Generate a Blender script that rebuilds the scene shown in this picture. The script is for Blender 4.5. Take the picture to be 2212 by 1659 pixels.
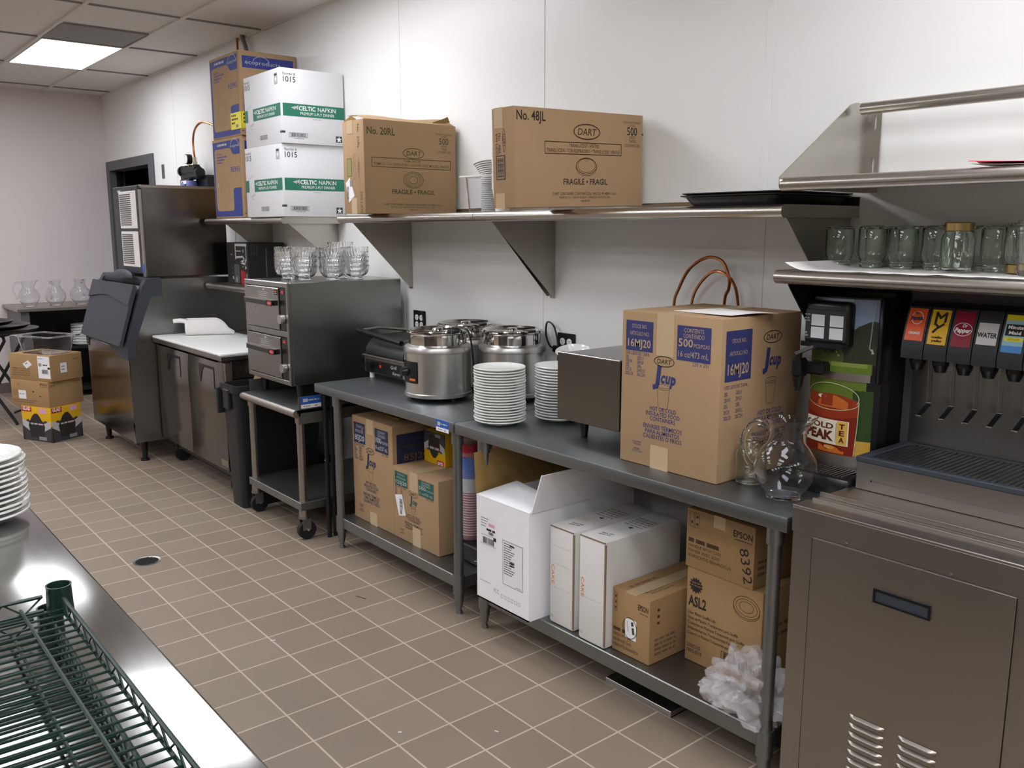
import bpy, bmesh, math, random
from mathutils import Vector, Matrix, noise
R = math.radians
PI = math.pi
rnd = random.Random(11)
for o in list(bpy.data.objects):
    bpy.data.objects.remove(o, do_unlink=True)
SC = bpy.context.scene
COL = SC.collection

# ------------------------------------------------------------------ camera
cam_d = bpy.data.cameras.new('camera')
cam = bpy.data.objects.new('camera', cam_d)
COL.objects.link(cam)
YAW, PITCH, ROLL = R(50.4843), R(9.97040), R(-0.03204)
fw = Vector((-math.sin(YAW) * math.cos(PITCH), math.cos(YAW) * math.cos(PITCH), -math.sin(PITCH)))
rt = Vector((math.cos(YAW), math.sin(YAW), 0))
up = rt.cross(fw)
r2 = rt * math.cos(ROLL) + up * math.sin(ROLL)
u2 = -rt * math.sin(ROLL) + up * math.cos(ROLL)
cam.matrix_world = Matrix(((r2.x, u2.x, -fw.x, 0.0), (r2.y, u2.y, -fw.y, -2.7945),
                           (r2.z, u2.z, -fw.z, 1.6423), (0, 0, 0, 1)))
cam_d.sensor_fit = 'HORIZONTAL'
cam_d.sensor_width = 36.0
cam_d.lens = 1902.4 / 2212 * 36.0
cam_d.clip_start = 0.02
SC.camera = cam

# ------------------------------------------------------------------ world, exposure
w = bpy.data.worlds.new('world')
SC.world = w
w.use_nodes = True
w.node_tree.nodes['Background'].inputs[0].default_value = (0.9, 0.92, 1.0, 1)
w.node_tree.nodes['Background'].inputs[1].default_value = 0.02
SC.view_settings.view_transform = 'Standard'
SC.view_settings.look = 'None'
SC.view_settings.gamma = 1.0
SC.view_settings.use_curve_mapping = False
SC.view_settings.exposure = 0.50
LIGHT_STRENGTH = 9.0
SC.cycles.use_denoising = True
SC.cycles.max_bounces = 28
SC.cycles.transmission_bounces = 28
SC.cycles.diffuse_bounces = 6
SC.cycles.glossy_bounces = 8
SC.cycles.transparent_max_bounces = 12
SC.cycles.sample_clamp_indirect = 6.0

# ------------------------------------------------------------------ materials
def lin(h):
    h = h.lstrip('#')
    c = [int(h[i:i + 2], 16) / 255 for i in (0, 2, 4)]
    return tuple((x / 12.92 if x <= .04045 else ((x + .055) / 1.055) ** 2.4) for x in c) + (1,)

MATS = {}
def newmat(name):
    m = bpy.data.materials.new(name)
    m.use_nodes = True
    MATS[name] = m
    return m, m.node_tree.nodes, m.node_tree.links, m.node_tree.nodes['Principled BSDF']

def mat(name, col, rough=.5, metal=0., spec=.5, var=0., vscale=8., bump=0., bscale=60., trans=0., ior=1.45, alpha=1., coat=0., stretch=None):
    m, N, L, b = newmat(name)
    b.inputs['Base Color'].default_value = lin(col)
    b.inputs['Roughness'].default_value = rough
    b.inputs['Metallic'].default_value = metal
    b.inputs['Specular IOR Level'].default_value = spec
    b.inputs['IOR'].default_value = ior
    b.inputs['Transmission Weight'].default_value = trans
    b.inputs['Alpha'].default_value = alpha
    b.inputs['Coat Weight'].default_value = coat
    if var or bump:
        tc = N.new('ShaderNodeTexCoord')
        mp = N.new('ShaderNodeMapping')
        L.new(tc.outputs['Object'], mp.inputs[0])
        if stretch:
            mp.inputs['Scale'].default_value = stretch
    if var:
        nz = N.new('ShaderNodeTexNoise')
        nz.inputs['Scale'].default_value = vscale
        nz.inputs['Detail'].default_value = 4
        L.new(mp.outputs[0], nz.inputs[0])
        rp = N.new('ShaderNodeMapRange')
        rp.inputs[1].default_value = .25; rp.inputs[2].default_value = .75
        rp.inputs[3].default_value = 1 - var; rp.inputs[4].default_value = 1 + var
        L.new(nz.outputs[0], rp.inputs[0])
        mx = N.new('ShaderNodeMix'); mx.data_type = 'RGBA'; mx.blend_type = 'MULTIPLY'
        mx.inputs[0].default_value = 1
        mx.inputs[6].default_value = lin(col)
        L.new(rp.outputs[0], mx.inputs[7])
        L.new(mx.outputs[2], b.inputs['Base Color'])
        if metal > .5:
            r2_ = N.new('ShaderNodeMapRange')
            r2_.inputs[1].default_value = .25; r2_.inputs[2].default_value = .75
            r2_.inputs[3].default_value = max(.02, rough - .02); r2_.inputs[4].default_value = rough + .025
            L.new(nz.outputs[0], r2_.inputs[0])
            L.new(r2_.outputs[0], b.inputs['Roughness'])
    if bump:
        n2 = N.new('ShaderNodeTexNoise')
        n2.inputs['Scale'].default_value = bscale
        n2.inputs['Detail'].default_value = 3
        L.new(mp.outputs[0], n2.inputs[0])
        bp = N.new('ShaderNodeBump')
        bp.inputs['Strength'].default_value = bump
        bp.inputs['Distance'].default_value = .004
        L.new(n2.outputs[0], bp.inputs['Height'])
        L.new(bp.outputs[0], b.inputs['Normal'])
    return m

HX = (3, 90, 90)      # brushed along x
HY = (90, 3, 90)
VZ = (90, 90, 3)
steel_top = mat('steel_worktop', '#868a8c', .42, 1, var=.006, vscale=1.7)
steel = mat('steel_brushed', '#969693', .28, 1, var=.006, vscale=1.7)
steel_v = mat('steel_brushed_upright', '#7b7873', .20, 1, var=.006, vscale=1.7)
steel_soft = mat('steel_satin', '#a59f97', .36, 1, var=.006, vscale=1.7)
steel_warm = mat('steel_shelf', '#b9b5ad', .28, 1, var=.006, vscale=1.7)
galv = mat('galvanised_steel', '#8b8e8d', .42, 1, var=.03, vscale=14)
chrome = mat('polished_steel', '#d4d2ce', .07, 1)
alu = mat('spun_aluminium', '#c4c3c0', .34, 1)
cap_steel = mat('cooker_wall_steel', '#d6d5d0', .30, 1, var=.10, vscale=5, stretch=(5, 5, .15))
dark_steel = mat('grill_dark_steel', '#4f5153', .38, 1)
black_pl = mat('black_plastic', '#1b1d20', .45, bump=.05, bscale=400)
black_pl2 = mat('black_smooth_plastic', '#121316', .3)
grey_pl = mat('charcoal_plastic', '#33383f', .55, bump=.08, bscale=500)
disp_pl = mat('dispenser_charcoal', '#2b2d30', .38)
disp_side = mat('dispenser_graphite', '#414143', .42)
rubber = mat('black_rubber', '#141415', .7)
black_mt = mat('black_painted_metal', '#17181a', .35)
door_grey = mat('door_frame_grey', '#55565a', .45)
dark_int = mat('unlit_interior_dark', '#1c1d20', .8)  # near-black puts the unlit space behind the doorway into the colour
white_pl = mat('white_plastic', '#eceae6', .35)
white_cer = mat('white_ceramic', '#e9ebe6', .12, spec=.5, coat=.3)
board_w = mat('white_cutting_board', '#e6e7e5', .5)
card = mat('cardboard', '#a78a69', .8, var=.05, vscale=3, bump=.05, bscale=120, spec=.2)
card_d = mat('cardboard_brown', '#9a7d58', .8, var=.05, vscale=3, spec=.2)
card_b = mat('cardboard_epson', '#a3835c', .75, var=.05, vscale=4, spec=.2)
card_in = mat('cardboard_inner', '#8b7143', .85, var=.06, vscale=4, spec=.2)
card_edge = mat('cardboard_edge', '#8a7761', .9, spec=.1)
card_w = mat('white_card', '#eeeef0', .6, var=.015, vscale=3)
card_wd = mat('white_card_worn', '#dddbd6', .65, var=.04, vscale=9)
tape = mat('packing_tape', '#bda684', .25, spec=.6)
tape_w = mat('clear_tape', '#dcdad6', .2)
ink_k = mat('ink_black', '#2b2622', .8)
ink_b = mat('ink_brown', '#4a3322', .8)
ink_f = mat('ink_faint', '#7f6244', .85)
ink_g = mat('ink_olive_green', '#4b4a2c', .8)
ink_gf = mat('ink_faint_olive', '#6b6038', .85)
ink_n = mat('ink_navy', '#2f3568', .7)
ink_n2 = mat('ink_dark_navy', '#27304a', .7)
ink_t = mat('ink_teal', '#1f5a50', .7)
ink_bt = mat('ink_eco_blue', '#343f86', .7)
ink_tan = mat('ink_knockout_tan', '#b39a79', .8)
ink_gr = mat('ink_band_green', '#22705a', .6)
ink_w = mat('ink_white', '#eeeeea', .6)
ink_gy = mat('ink_grey', '#8e8e8c', .7)
ink_lg = mat('ink_light_grey', '#b8b9b8', .7)
ink_dk = mat('ink_charcoal', '#3a3b3d', .7)
ink_y = mat('ink_yellow', '#e7dc1c', .5)
ink_gold = mat('ink_bag_yellow', '#e3b312', .5)
ink_r = mat('ink_red', '#b6262a', .5)
ink_or = mat('ink_orange', '#d96f2c', .5)
ink_pk = mat('ink_pink', '#d9a0c0', .6)
ink_bl = mat('ink_sticker_blue', '#1f5bb5', .4)
label_w = mat('label_white_paper', '#e9e8ea', .55)
paper_w = mat('white_paper', '#efede9', .6)
paper_r = mat('red_paper', '#c2304a', .55)
copper = mat('copper_tube', '#b4744a', .28, 1)
brass = mat('brass_fitting', '#b0a27e', .3, 1)
gold_lid = mat('gold_lid', '#a8905f', .3, 1)
red_cup = mat('red_cup_plastic', '#a3202b', .35)
red_dot = mat('indicator_red', '#c0352a', .35)
black_box = mat('black_carton', '#1d1f24', .5)
black_box2 = mat('black_carton_front', '#34332f', .5)
green_wire = mat('green_epoxy_wire', '#0f2921', .38)
card_np = mat('napkin_white_card', '#d8d8da', .6, var=.01, vscale=3)
blue_cart = mat('blue_filter_cartridge', '#6f79b8', .4)
glass = mat('clear_glass', '#ffffff', .0, trans=1, ior=1.46)
glass_g = mat('mason_glass', '#f6fbf6', .0, trans=1, ior=1.45)
glass_p = mat('clear_plastic', '#f6f7fa', .03, trans=1, ior=1.30)
gauge_f = mat('gauge_face', '#e8e8e4', .4)
lcd = mat('off_white_panel', '#c9ced0', .3)

def film_mat(name, col, amt, rough):
    m, N, L, b = newmat(name)
    b.inputs['Base Color'].default_value = lin(col)
    b.inputs['Roughness'].default_value = rough
    tr = N.new('ShaderNodeBsdfTransparent')
    mx = N.new('ShaderNodeMixShader')
    mx.inputs[0].default_value = amt
    out = N['Material Output']
    L.new(tr.outputs[0], mx.inputs[1]); L.new(b.outputs[0], mx.inputs[2]); L.new(mx.outputs[0], out.inputs[0])
    return m
bag_film = film_mat('clear_bag_film', '#dcdadb', .26, .18)
wrap_film = film_mat('cup_wrap_film', '#e6e6ea', .10, .1)

def floor_mat():
    m, N, L, b = newmat('quarry_tile_floor')
    tc = N.new('ShaderNodeTexCoord'); mp = N.new('ShaderNodeMapping')
    L.new(tc.outputs['Object'], mp.inputs[0])
    mp.inputs['Location'].default_value = (2.2386 + .1987 * 60, 1.623 + .2003 * 40, 0)
    br = N.new('ShaderNodeTexBrick')
    br.offset = 0; br.squash = 1
    br.inputs['Scale'].default_value = 1
    br.inputs['Brick Width'].default_value = .1987
    br.inputs['Row Height'].default_value = .2003
    br.inputs['Mortar Size'].default_value = .0034
    br.inputs['Mortar Smooth'].default_value = .1
    br.inputs['Bias'].default_value = 0
    br.inputs['Color1'].default_value = lin('#857768')
    br.inputs['Color2'].default_value = lin('#7d6f60')
    br.inputs['Mortar'].default_value = lin('#b7aa99')
    L.new(mp.outputs[0], br.inputs[0])
    nz = N.new('ShaderNodeTexNoise'); nz.inputs['Scale'].default_value = 1.3; nz.inputs['Detail'].default_value = 6
    L.new(tc.outputs['Object'], nz.inputs[0])
    rp = N.new('ShaderNodeMapRange'); rp.inputs[1].default_value = .3; rp.inputs[2].default_value = .7
    rp.inputs[3].default_value = .93; rp.inputs[4].default_value = 1.06
    L.new(nz.outputs[0], rp.inputs[0])
    mx = N.new('ShaderNodeMix'); mx.data_type = 'RGBA'; mx.blend_type = 'MULTIPLY'; mx.inputs[0].default_value = 1
    L.new(br.outputs['Color'], mx.inputs[6]); L.new(rp.outputs[0], mx.inputs[7])
    L.new(mx.outputs[2], b.inputs['Base Color'])
    b.inputs['Roughness'].default_value = .52
    bp = N.new('ShaderNodeBump'); bp.inputs['Strength'].default_value = .35; bp.inputs['Distance'].default_value = .002
    bp.invert = True
    L.new(br.outputs['Fac'], bp.inputs['Height']); L.new(bp.outputs[0], b.inputs['Normal'])
    return m
M_floor = floor_mat()
M_wall = mat('white_wall_panel', '#e4e4e1', .33, spec=.4, bump=.03, bscale=90)
M_wallf = mat('far_wall_panel', '#d8cfcd', .4, spec=.4, bump=.03, bscale=90)
M_ceil = mat('ceiling_tile', '#dedad5', .9, spec=.1, var=.02, vscale=40)
M_tbar = mat('ceiling_grid_white', '#d6d2cc', .5)
M_tan = mat('tan_painted_wall', '#8a7560', .7)
M_yel = mat('yellow_painted_wall', '#a3922f', .7)
M_brn = mat('brown_painted_wall', '#4d4038', .7)
M_base = mat('cove_base_tile', '#6c6058', .5)
M_vent = mat('vent_grey', '#8d8a87', .6)
def emis(name, col, s):
    m, N, L, b = newmat(name)
    b.inputs['Base Color'].default_value = lin('#f4f4f0')
    b.inputs['Emission Color'].default_value = lin(col)
    b.inputs['Emission Strength'].default_value = s
    return m

# ------------------------------------------------------------------ mesh helpers
class MB:
    """collects shapes, then links them as ONE mesh object"""
    def __init__(self):
        self.v = []; self.f = []; self.mi = []; self.mats = []
        self.M = None; self.fn = None
    def idx(self, m):
        if m not in self.mats:
            self.mats.append(m)
        return self.mats.index(m)
    def add(self, vs, fs, m):
        k = len(self.v)
        vs = [Vector(p) for p in vs]
        if self.M is not None:
            vs = [self.M @ p for p in vs]
        if self.fn is not None:
            vs = [Vector(self.fn(p)) for p in vs]
        self.v += vs
        i = self.idx(m)
        for f in fs:
            self.f.append([k + q for q in f]); self.mi.append(i)
        return self
    def box(self, x0, x1, y0, y1, z0, z1, m, bev=0., seg=1):
        x0, x1 = min(x0, x1), max(x0, x1); y0, y1 = min(y0, y1), max(y0, y1); z0, z1 = min(z0, z1), max(z0, z1)
        if bev <= 0:
            vs = [(x, y, z) for z in (z0, z1) for y in (y0, y1) for x in (x0, x1)]
            return self.add(vs, [(0, 2, 3, 1), (4, 5, 7, 6), (0, 1, 5, 4), (2, 6, 7, 3), (0, 4, 6, 2), (1, 3, 7, 5)], m)
        bm = bmesh.new()
        bmesh.ops.create_cube(bm, size=1)
        for v in bm.verts:
            v.co = Vector((x0 + (v.co.x + .5) * (x1 - x0), y0 + (v.co.y + .5) * (y1 - y0), z0 + (v.co.z + .5) * (z1 - z0)))
        bev = min(bev, .45 * min(x1 - x0, y1 - y0, z1 - z0))
        bmesh.ops.bevel(bm, geom=bm.edges[:], offset=bev, segments=seg, profile=.5, affect='EDGES')
        bm.verts.index_update()
        self.add([v.co.copy() for v in bm.verts], [[v.index for v in f.verts] for f in bm.faces], m)
        bm.free()
        return self
    def cyl(self, p0, p1, r0, m, r1=None, n=16, caps=True):
        r1 = r0 if r1 is None else r1
        p0, p1 = Vector(p0), Vector(p1)
        d = (p1 - p0).normalized()
        a = d.orthogonal().normalized(); b = d.cross(a)
        vs = []
        for p, r in ((p0, r0), (p1, r1)):
            for i in range(n):
                t = 2 * PI * i / n
                vs.append(p + (a * math.cos(t) + b * math.sin(t)) * r)
        fs = [(i, (i + 1) % n, n + (i + 1) % n, n + i) for i in range(n)]
        if caps:
            fs += [list(range(n))[::-1], list(range(n, 2 * n))]
        return self.add(vs, fs, m)
    def tube(self, pts, r, m, n=8, closed=False, caps=True):
        pts = [Vector(p) for p in pts]
        L_ = len(pts); vs = []
        prev = None
        for i, p in enumerate(pts):
            if closed:
                d = pts[(i + 1) % L_] - pts[i - 1]
            else:
                d = pts[min(i + 1, L_ - 1)] - pts[max(i - 1, 0)]
            d.normalize()
            if prev is None:
                a = d.orthogonal().normalized()
            else:
                a = prev - d * prev.dot(d)
                a = a.normalized() if a.length > 1e-6 else d.orthogonal().normalized()
            prev = a
            b = d.cross(a)
            rr = r[i] if isinstance(r, (list, tuple)) else r
            for k in range(n):
                t = 2 * PI * k / n
                vs.append(p + (a * math.cos(t) + b * math.sin(t)) * rr)
        fs = []
        for i in range(L_ if closed else L_ - 1):
            j = (i + 1) % L_
            for k in range(n):
                k2 = (k + 1) % n
                fs.append((i * n + k, i * n + k2, j * n + k2, j * n + k))
        if not closed and caps:
            fs += [list(range(n))[::-1], [(L_ - 1) * n + k for k in range(n)]]
        return self.add(vs, fs, m)
    def lathe(self, prof, m, n=32, c=(0, 0, 0), rib=None):
        """revolve (r, z) pairs; rib(theta, i, r) may change the radius"""
        vs = []; rings = []
        for i, (r, z) in enumerate(prof):
            if r < 1e-6:
                rings.append([len(vs)]); vs.append(Vector((c[0], c[1], c[2] + z)))
            else:
                ring = []
                for k in range(n):
                    t = 2 * PI * k / n
                    rr = rib(t, i, r) if rib else r
                    ring.append(len(vs))
                    vs.append(Vector((c[0] + rr * math.cos(t), c[1] + rr * math.sin(t), c[2] + z)))
                rings.append(ring)
        fs = []
        for a, b in zip(rings, rings[1:]):
            if len(a) == 1 and len(b) == 1:
                continue
            for k in range(n):
                k2 = (k + 1) % n
                if len(a) == 1:
                    fs.append((a[0], b[k2], b[k]))
                elif len(b) == 1:
                    fs.append((a[k], a[k2], b[0]))
                else:
                    fs.append((a[k], a[k2], b[k2], b[k]))
        return self.add(vs, fs, m)
    def prism(self, poly, axis, a, b, m):
        """extrude a 2-D outline: axis 'x' takes (y, z), 'y' takes (x, z), 'z' takes (x, y)"""
        def P(p, t):
            return {'x': (t, p[0], p[1]), 'y': (p[0], t, p[1]), 'z': (p[0], p[1], t)}[axis]
        n = len(poly)
        vs = [P(p, a) for p in poly] + [P(p, b) for p in poly]
        fs = [list(range(n)), list(range(n, 2 * n))[::-1]] + [(i, n + i, n + (i + 1) % n, (i + 1) % n) for i in range(n)]
        return self.add(vs, fs, m)
    def sheet(self, fn, nu, nv, m, thick=0.):
        """surface fn(u, v) for u, v in 0..1, optional thickness along the normal"""
        P = [[Vector(fn(i / nu, j / nv)) for i in range(nu + 1)] for j in range(nv + 1)]
        def nrm(j, i):
            du = P[j][min(i + 1, nu)] - P[j][max(i - 1, 0)]
            dv = P[min(j + 1, nv)][i] - P[max(j - 1, 0)][i]
            return du.cross(dv).normalized()
        W = nu + 1
        vs = [P[j][i] for j in range(nv + 1) for i in range(W)]
        fs = [(j * W + i, j * W + i + 1, (j + 1) * W + i + 1, (j + 1) * W + i) for j in range(nv) for i in range(nu)]
        if thick:
            k = len(vs)
            vs += [P[j][i] - nrm(j, i) * thick for j in range(nv + 1) for i in range(W)]
            fs += [tuple(k + q for q in f[::-1]) for f in fs]
            rim = [i for i in range(W)] + [j * W + nu for j in range(1, nv + 1)] + [nv * W + i for i in range(nu - 1, -1, -1)] + [j * W for j in range(nv - 1, 0, -1)]
            fs += [(rim[q], k + rim[q], k + rim[(q + 1) % len(rim)], rim[(q + 1) % len(rim)]) for q in range(len(rim))]
        return self.add(vs, fs, m)
    def build(self, name, parent=None, loc=None, smooth=True, fix=True, ang=35):
        me = bpy.data.meshes.new(name)
        me.from_pydata([tuple(p) for p in self.v], [], self.f)
        for m in self.mats:
            me.materials.append(m)
        me.polygons.foreach_set('material_index', self.mi)
        if fix:
            bm = bmesh.new(); bm.from_mesh(me)
            bmesh.ops.recalc_face_normals(bm, faces=bm.faces[:])
            bm.to_mesh(me); bm.free()
        if smooth:
            me.polygons.foreach_set('use_smooth', [True] * len(me.polygons))
            me.set_sharp_from_angle(angle=R(ang))
        me.update()
        o = bpy.data.objects.new(name, me)
        COL.objects.link(o)
        if parent is not None:
            o.parent = parent
        if loc is not None:
            o.location = loc
        return o

def thing(name, label, cat, loc=(0, 0, 0), rz=0., group=None):
    o = bpy.data.objects.new(name, None)
    o.empty_display_size = .05
    COL.objects.link(o)
    o.location = loc; o.rotation_euler = (0, 0, rz)
    o['label'] = label; o['category'] = cat
    if group: o['group'] = group
    return o
def tag(o, label, cat, group=None, loc=None, rz=None):
    o['label'] = label; o['category'] = cat
    if group: o['group'] = group
    if loc is not None: o.location = loc
    if rz is not None: o.rotation_euler = (0, 0, rz)
    return o
def struct(o, label=None):
    o['kind'] = 'structure'
    if label: o['label'] = label
    return o
def plabel(o, s):
    o['label'] = s
    return o
def dup(o, loc=None, rot=None, label=None, group=None, parent=None):
    c = o.copy()
    COL.objects.link(c)
    if parent is not None: c.parent = parent
    if loc is not None: c.location = loc
    if rot is not None: c.rotation_euler = rot
    if label: c['label'] = label
    if group: c['group'] = group
    for ch in list(o.children):
        dup(ch, parent=c)
    return c

# ------------------------------------------------------------------ printing on faces
_G = {}
def glyphs(s, bold=0.):
    k = (s, bold)
    if k not in _G:
        cu = bpy.data.curves.new('t', 'FONT')
        cu.body = s; cu.size = 1; cu.offset = bold; cu.resolution_u = 2
        ob = bpy.data.objects.new('t', cu)
        me = bpy.data.meshes.new_from_object(ob)
        vs = [(v.co.x, v.co.y) for v in me.vertices]
        fs = [list(p.vertices) for p in me.polygons]
        wd = max([v[0] for v in vs] or [0])
        lo = min([v[0] for v in vs] or [0])
        _G[k] = ([(x - lo, y) for x, y in vs], fs, wd - lo)
        bpy.data.objects.remove(ob); bpy.data.curves.remove(cu); bpy.data.meshes.remove(me)
    return _G[k]

class Ink:
    """flat printing on the faces of one thing: u to the right, v up, in metres"""
    def __init__(self):
        self.b = MB(); self.done = []
        self.face(Vector((0, 0, 0)), Vector((1, 0, 0)), Vector((0, 0, 1)))
    def face(self, o, u, v, lift=.0006):
        if self.b.v:
            self.done.append(self.b); q = MB(); q.fn = self.b.fn; self.b = q
        self.o, self.u, self.vv = Vector(o), Vector(u).normalized(), Vector(v).normalized()
        self.n = self.u.cross(self.vv).normalized(); self.lift = lift
        return self
    def put(self, pts, fs, m, lay=0):
        d = self.n * (self.lift + lay * .0004)
        self.b.add([self.o + self.u * p[0] + self.vv * p[1] + d for p in pts], fs, m)
        return self
    def rect(self, u0, v0, u1, v1, m, lay=0):
        return self.put([(u0, v0), (u1, v0), (u1, v1), (u0, v1)], [(0, 1, 2, 3)], m, lay)
    def poly(self, pts, m, lay=0):
        return self.put(pts, [list(range(len(pts)))], m, lay)
    def frame(self, u0, v0, u1, v1, t, m, lay=0):
        self.rect(u0, v0, u1, v0 + t, m, lay); self.rect(u0, v1 - t, u1, v1, m, lay)
        self.rect(u0, v0 + t, u0 + t, v1 - t, m, lay); return self.rect(u1 - t, v0 + t, u1, v1 - t, m, lay)
    def line(self, pts, t, m, lay=0, closed=False):
        n = len(pts)
        for i in range(n if closed else n - 1):
            a = Vector(pts[i]); b = Vector(pts[(i + 1) % n]); d = (b - a)
            if d.length < 1e-7: continue
            d.normalize(); q = Vector((-d.y, d.x)) * t / 2; e = d * t * .3
            self.put([a - q - e, b - q + e, b + q + e, a + q - e], [(0, 1, 2, 3)], m, lay)
        return self
    def ring(self, cu, cv, ru, rv, t, m, lay=0, a0=0., a1=360., n=36):
        pts = []; N_ = n
        for i in range(N_ + 1):
            a = R(a0 + (a1 - a0) * i / N_)
            pts += [(cu + ru * math.cos(a), cv + rv * math.sin(a)), (cu + (ru - t) * math.cos(a), cv + (rv - t) * math.sin(a))]
        return self.put(pts, [(2 * i, 2 * i + 2, 2 * i + 3, 2 * i + 1) for i in range(N_)], m, lay)
    def disc(self, cu, cv, ru, rv, m, lay=0, n=32):
        return self.poly([(cu + ru * math.cos(2 * PI * i / n), cv + rv * math.sin(2 * PI * i / n)) for i in range(n)], m, lay)
    def star(self, cu, cv, ro, ri, n, m, lay=0, rot=90):
        pts = [(cu + (ro if i % 2 == 0 else ri) * math.cos(R(rot) + PI * i / n), cv + (ro if i % 2 == 0 else ri) * math.sin(R(rot) + PI * i / n)) for i in range(2 * n)]
        c = len(pts)
        return self.put(pts + [(cu, cv)], [(i, (i + 1) % c, c) for i in range(c)], m, lay)
    def text(self, s, u, v, h, m, sx=.72, al='L', bold=0., rot=0., lay=0, wid=None, shear=0.):
        """h is the capital height; wid forces the width of the line"""
        vs, fs, wd = glyphs(s, bold)
        if wd <= 0: return self
        k = h / .70
        kx = wid / wd if wid else k * sx
        off = {'L': 0, 'C': -wd * kx / 2, 'R': -wd * kx}[al]
        ca, sa = math.cos(R(rot)), math.sin(R(rot))
        pts = []
        for x, y in vs:
            a = x * kx + off + shear * y * k; b = y * k
            pts.append((u + a * ca - b * sa, v + a * sa + b * ca))
        return self.put(pts, fs, m, lay)
    def dashes(self, u, v, wid, h, m, al='L', lay=0, seed=0, rot=0.):
        """a line of print too small to read"""
        q = random.Random(seed * 31 + int(wid * 1e4))
        x = -wid / 2 if al == 'C' else (0 if al == 'L' else -wid)
        end = x + wid
        ca, sa = math.cos(R(rot)), math.sin(R(rot))
        while x < end - h * .3:
            l = min(q.uniform(1.2, 4.) * h, end - x)
            pts = [(x, 0), (x + l, 0), (x + l, h), (x, h)]
            self.put([(u + a * ca - b * sa, v + a * sa + b * ca) for a, b in pts], [(0, 1, 2, 3)], m, lay)
            x += l + h * .6
        return self
    def bars(self, u0, v0, u1, v1, m, lay=0, seed=1, vert=False):
        q = random.Random(seed)
        x = u0 if not vert else v0
        end = u1 if not vert else v1
        unit = (end - x) / 60
        while x < end:
            l = q.choice((1, 1, 2, 3)) * unit
            if vert: self.rect(u0, x, u1, min(x + l, end), m, lay)
            else: self.rect(x, v0, min(x + l, end), v1, m, lay)
            x += l + q.choice((1, 1, 2)) * unit
        return self
    def build(self, parent, name='lettering'):
        r_ = None
        for b in self.done + [self.b]:
            if b.v: r_ = b.build(name, parent, smooth=False, fix=False)
        return r_

# ------------------------------------------------------------------ the room
XL, XR, YF, ZC = -10.13, 4.5, -7.0, 3.01
def B1(name, x0, x1, y0, y1, z0, z1, m, bev=0.):
    return MB().box(x0, x1, y0, y1, z0, z1, m, bev).build(name, smooth=bev > 0)
struct(B1('floor', XL - .1, XR + .1, YF - .1, 1.6, -.1, 0, M_floor), 'brown square floor tiles with pale grout')
struct(B1('ceiling', XL - .1, XR + .1, YF - .1, .12, ZC + .012, ZC + .1, M_ceil), 'white suspended ceiling')
wb = MB()
DX0, DX1, DZ = -10.06, -8.70, 2.285
wb.box(XL - .1, DX0, 0, .12, 0, ZC + .012, M_wall).box(DX1, XR + .1, 0, .12, 0, ZC + .012, M_wall).box(DX0, DX1, 0, .12, DZ, ZC + .012, M_wall)
struct(wb.build('wall_back', smooth=False), 'long white panelled wall')
struct(B1('wall_left', XL - .1, XL, YF, 0, 0, ZC + .012, M_wallf), 'far white end wall')
struct(B1('wall_front', XL, XR, YF - .1, YF, 0, ZC + .012, mat('front_wall_paint', '#aaa298', .6)))
wr = MB().box(XR, XR + .1, YF, -2.6, 0, ZC + .012, M_brn).box(XR, XR + .1, -1.2, 0, 0, ZC + .012, M_tan).box(XR, XR + .1, -2.6, -1.2, 0, ZC + .012, M_yel)
struct(wr.build('wall_right', smooth=False))
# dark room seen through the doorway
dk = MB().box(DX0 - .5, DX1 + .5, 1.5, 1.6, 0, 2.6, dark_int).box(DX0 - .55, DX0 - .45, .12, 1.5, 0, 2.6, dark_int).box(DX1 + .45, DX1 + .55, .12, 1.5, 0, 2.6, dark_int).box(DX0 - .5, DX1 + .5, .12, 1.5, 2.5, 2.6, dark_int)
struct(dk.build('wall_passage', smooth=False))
df = MB()
df.box(DX0 - .05, DX0 + .05, -.02, .14, 0, DZ - .03, door_grey, .004).box(DX1 - .045, DX1 + .085, -.02, .14, 0, DZ - .03, door_grey, .004).box(DX0 - .05, DX1 + .085, -.02, .14, DZ - .04, DZ + .055, door_grey, .004)
df.box(DX0 + .05, DX0 + .07, .05, .11, 0, DZ - .04, black_mt).box(DX1 - .065, DX1 - .045, .05, .11, 0, DZ - .04, black_mt)
struct(df.build('door_1'), 'grey metal door frame in the corner')
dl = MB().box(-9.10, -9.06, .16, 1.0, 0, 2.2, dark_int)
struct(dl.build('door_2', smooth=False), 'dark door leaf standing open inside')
for i, (n, a) in enumerate((('baseboard_back', (-8.6, XR, -.012, 0)), ('baseboard_left', (XL, XL + .012, YF, -.012)))):
    struct(B1(n, a[0], a[1], a[2], a[3], 0, .10, M_base, .003))
n_tr = 1
for x in (-8.04, -6.82, -5.60, -4.385, -3.168, -1.948, -.728, .49, 1.71, 2.93):
    b = MB().box(x - .017, x + .017, -.0025, 0, .10, ZC, M_wall, .001)
    struct(b.build('trim_%d' % n_tr)); n_tr += 1
for y in (-1.6, -2.82, -4.04):
    struct(MB().box(XL, XL + .0025, y - .017, y + .017, .10, ZC, M_wallf, .001).build('trim_%d' % n_tr)); n_tr += 1
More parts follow.
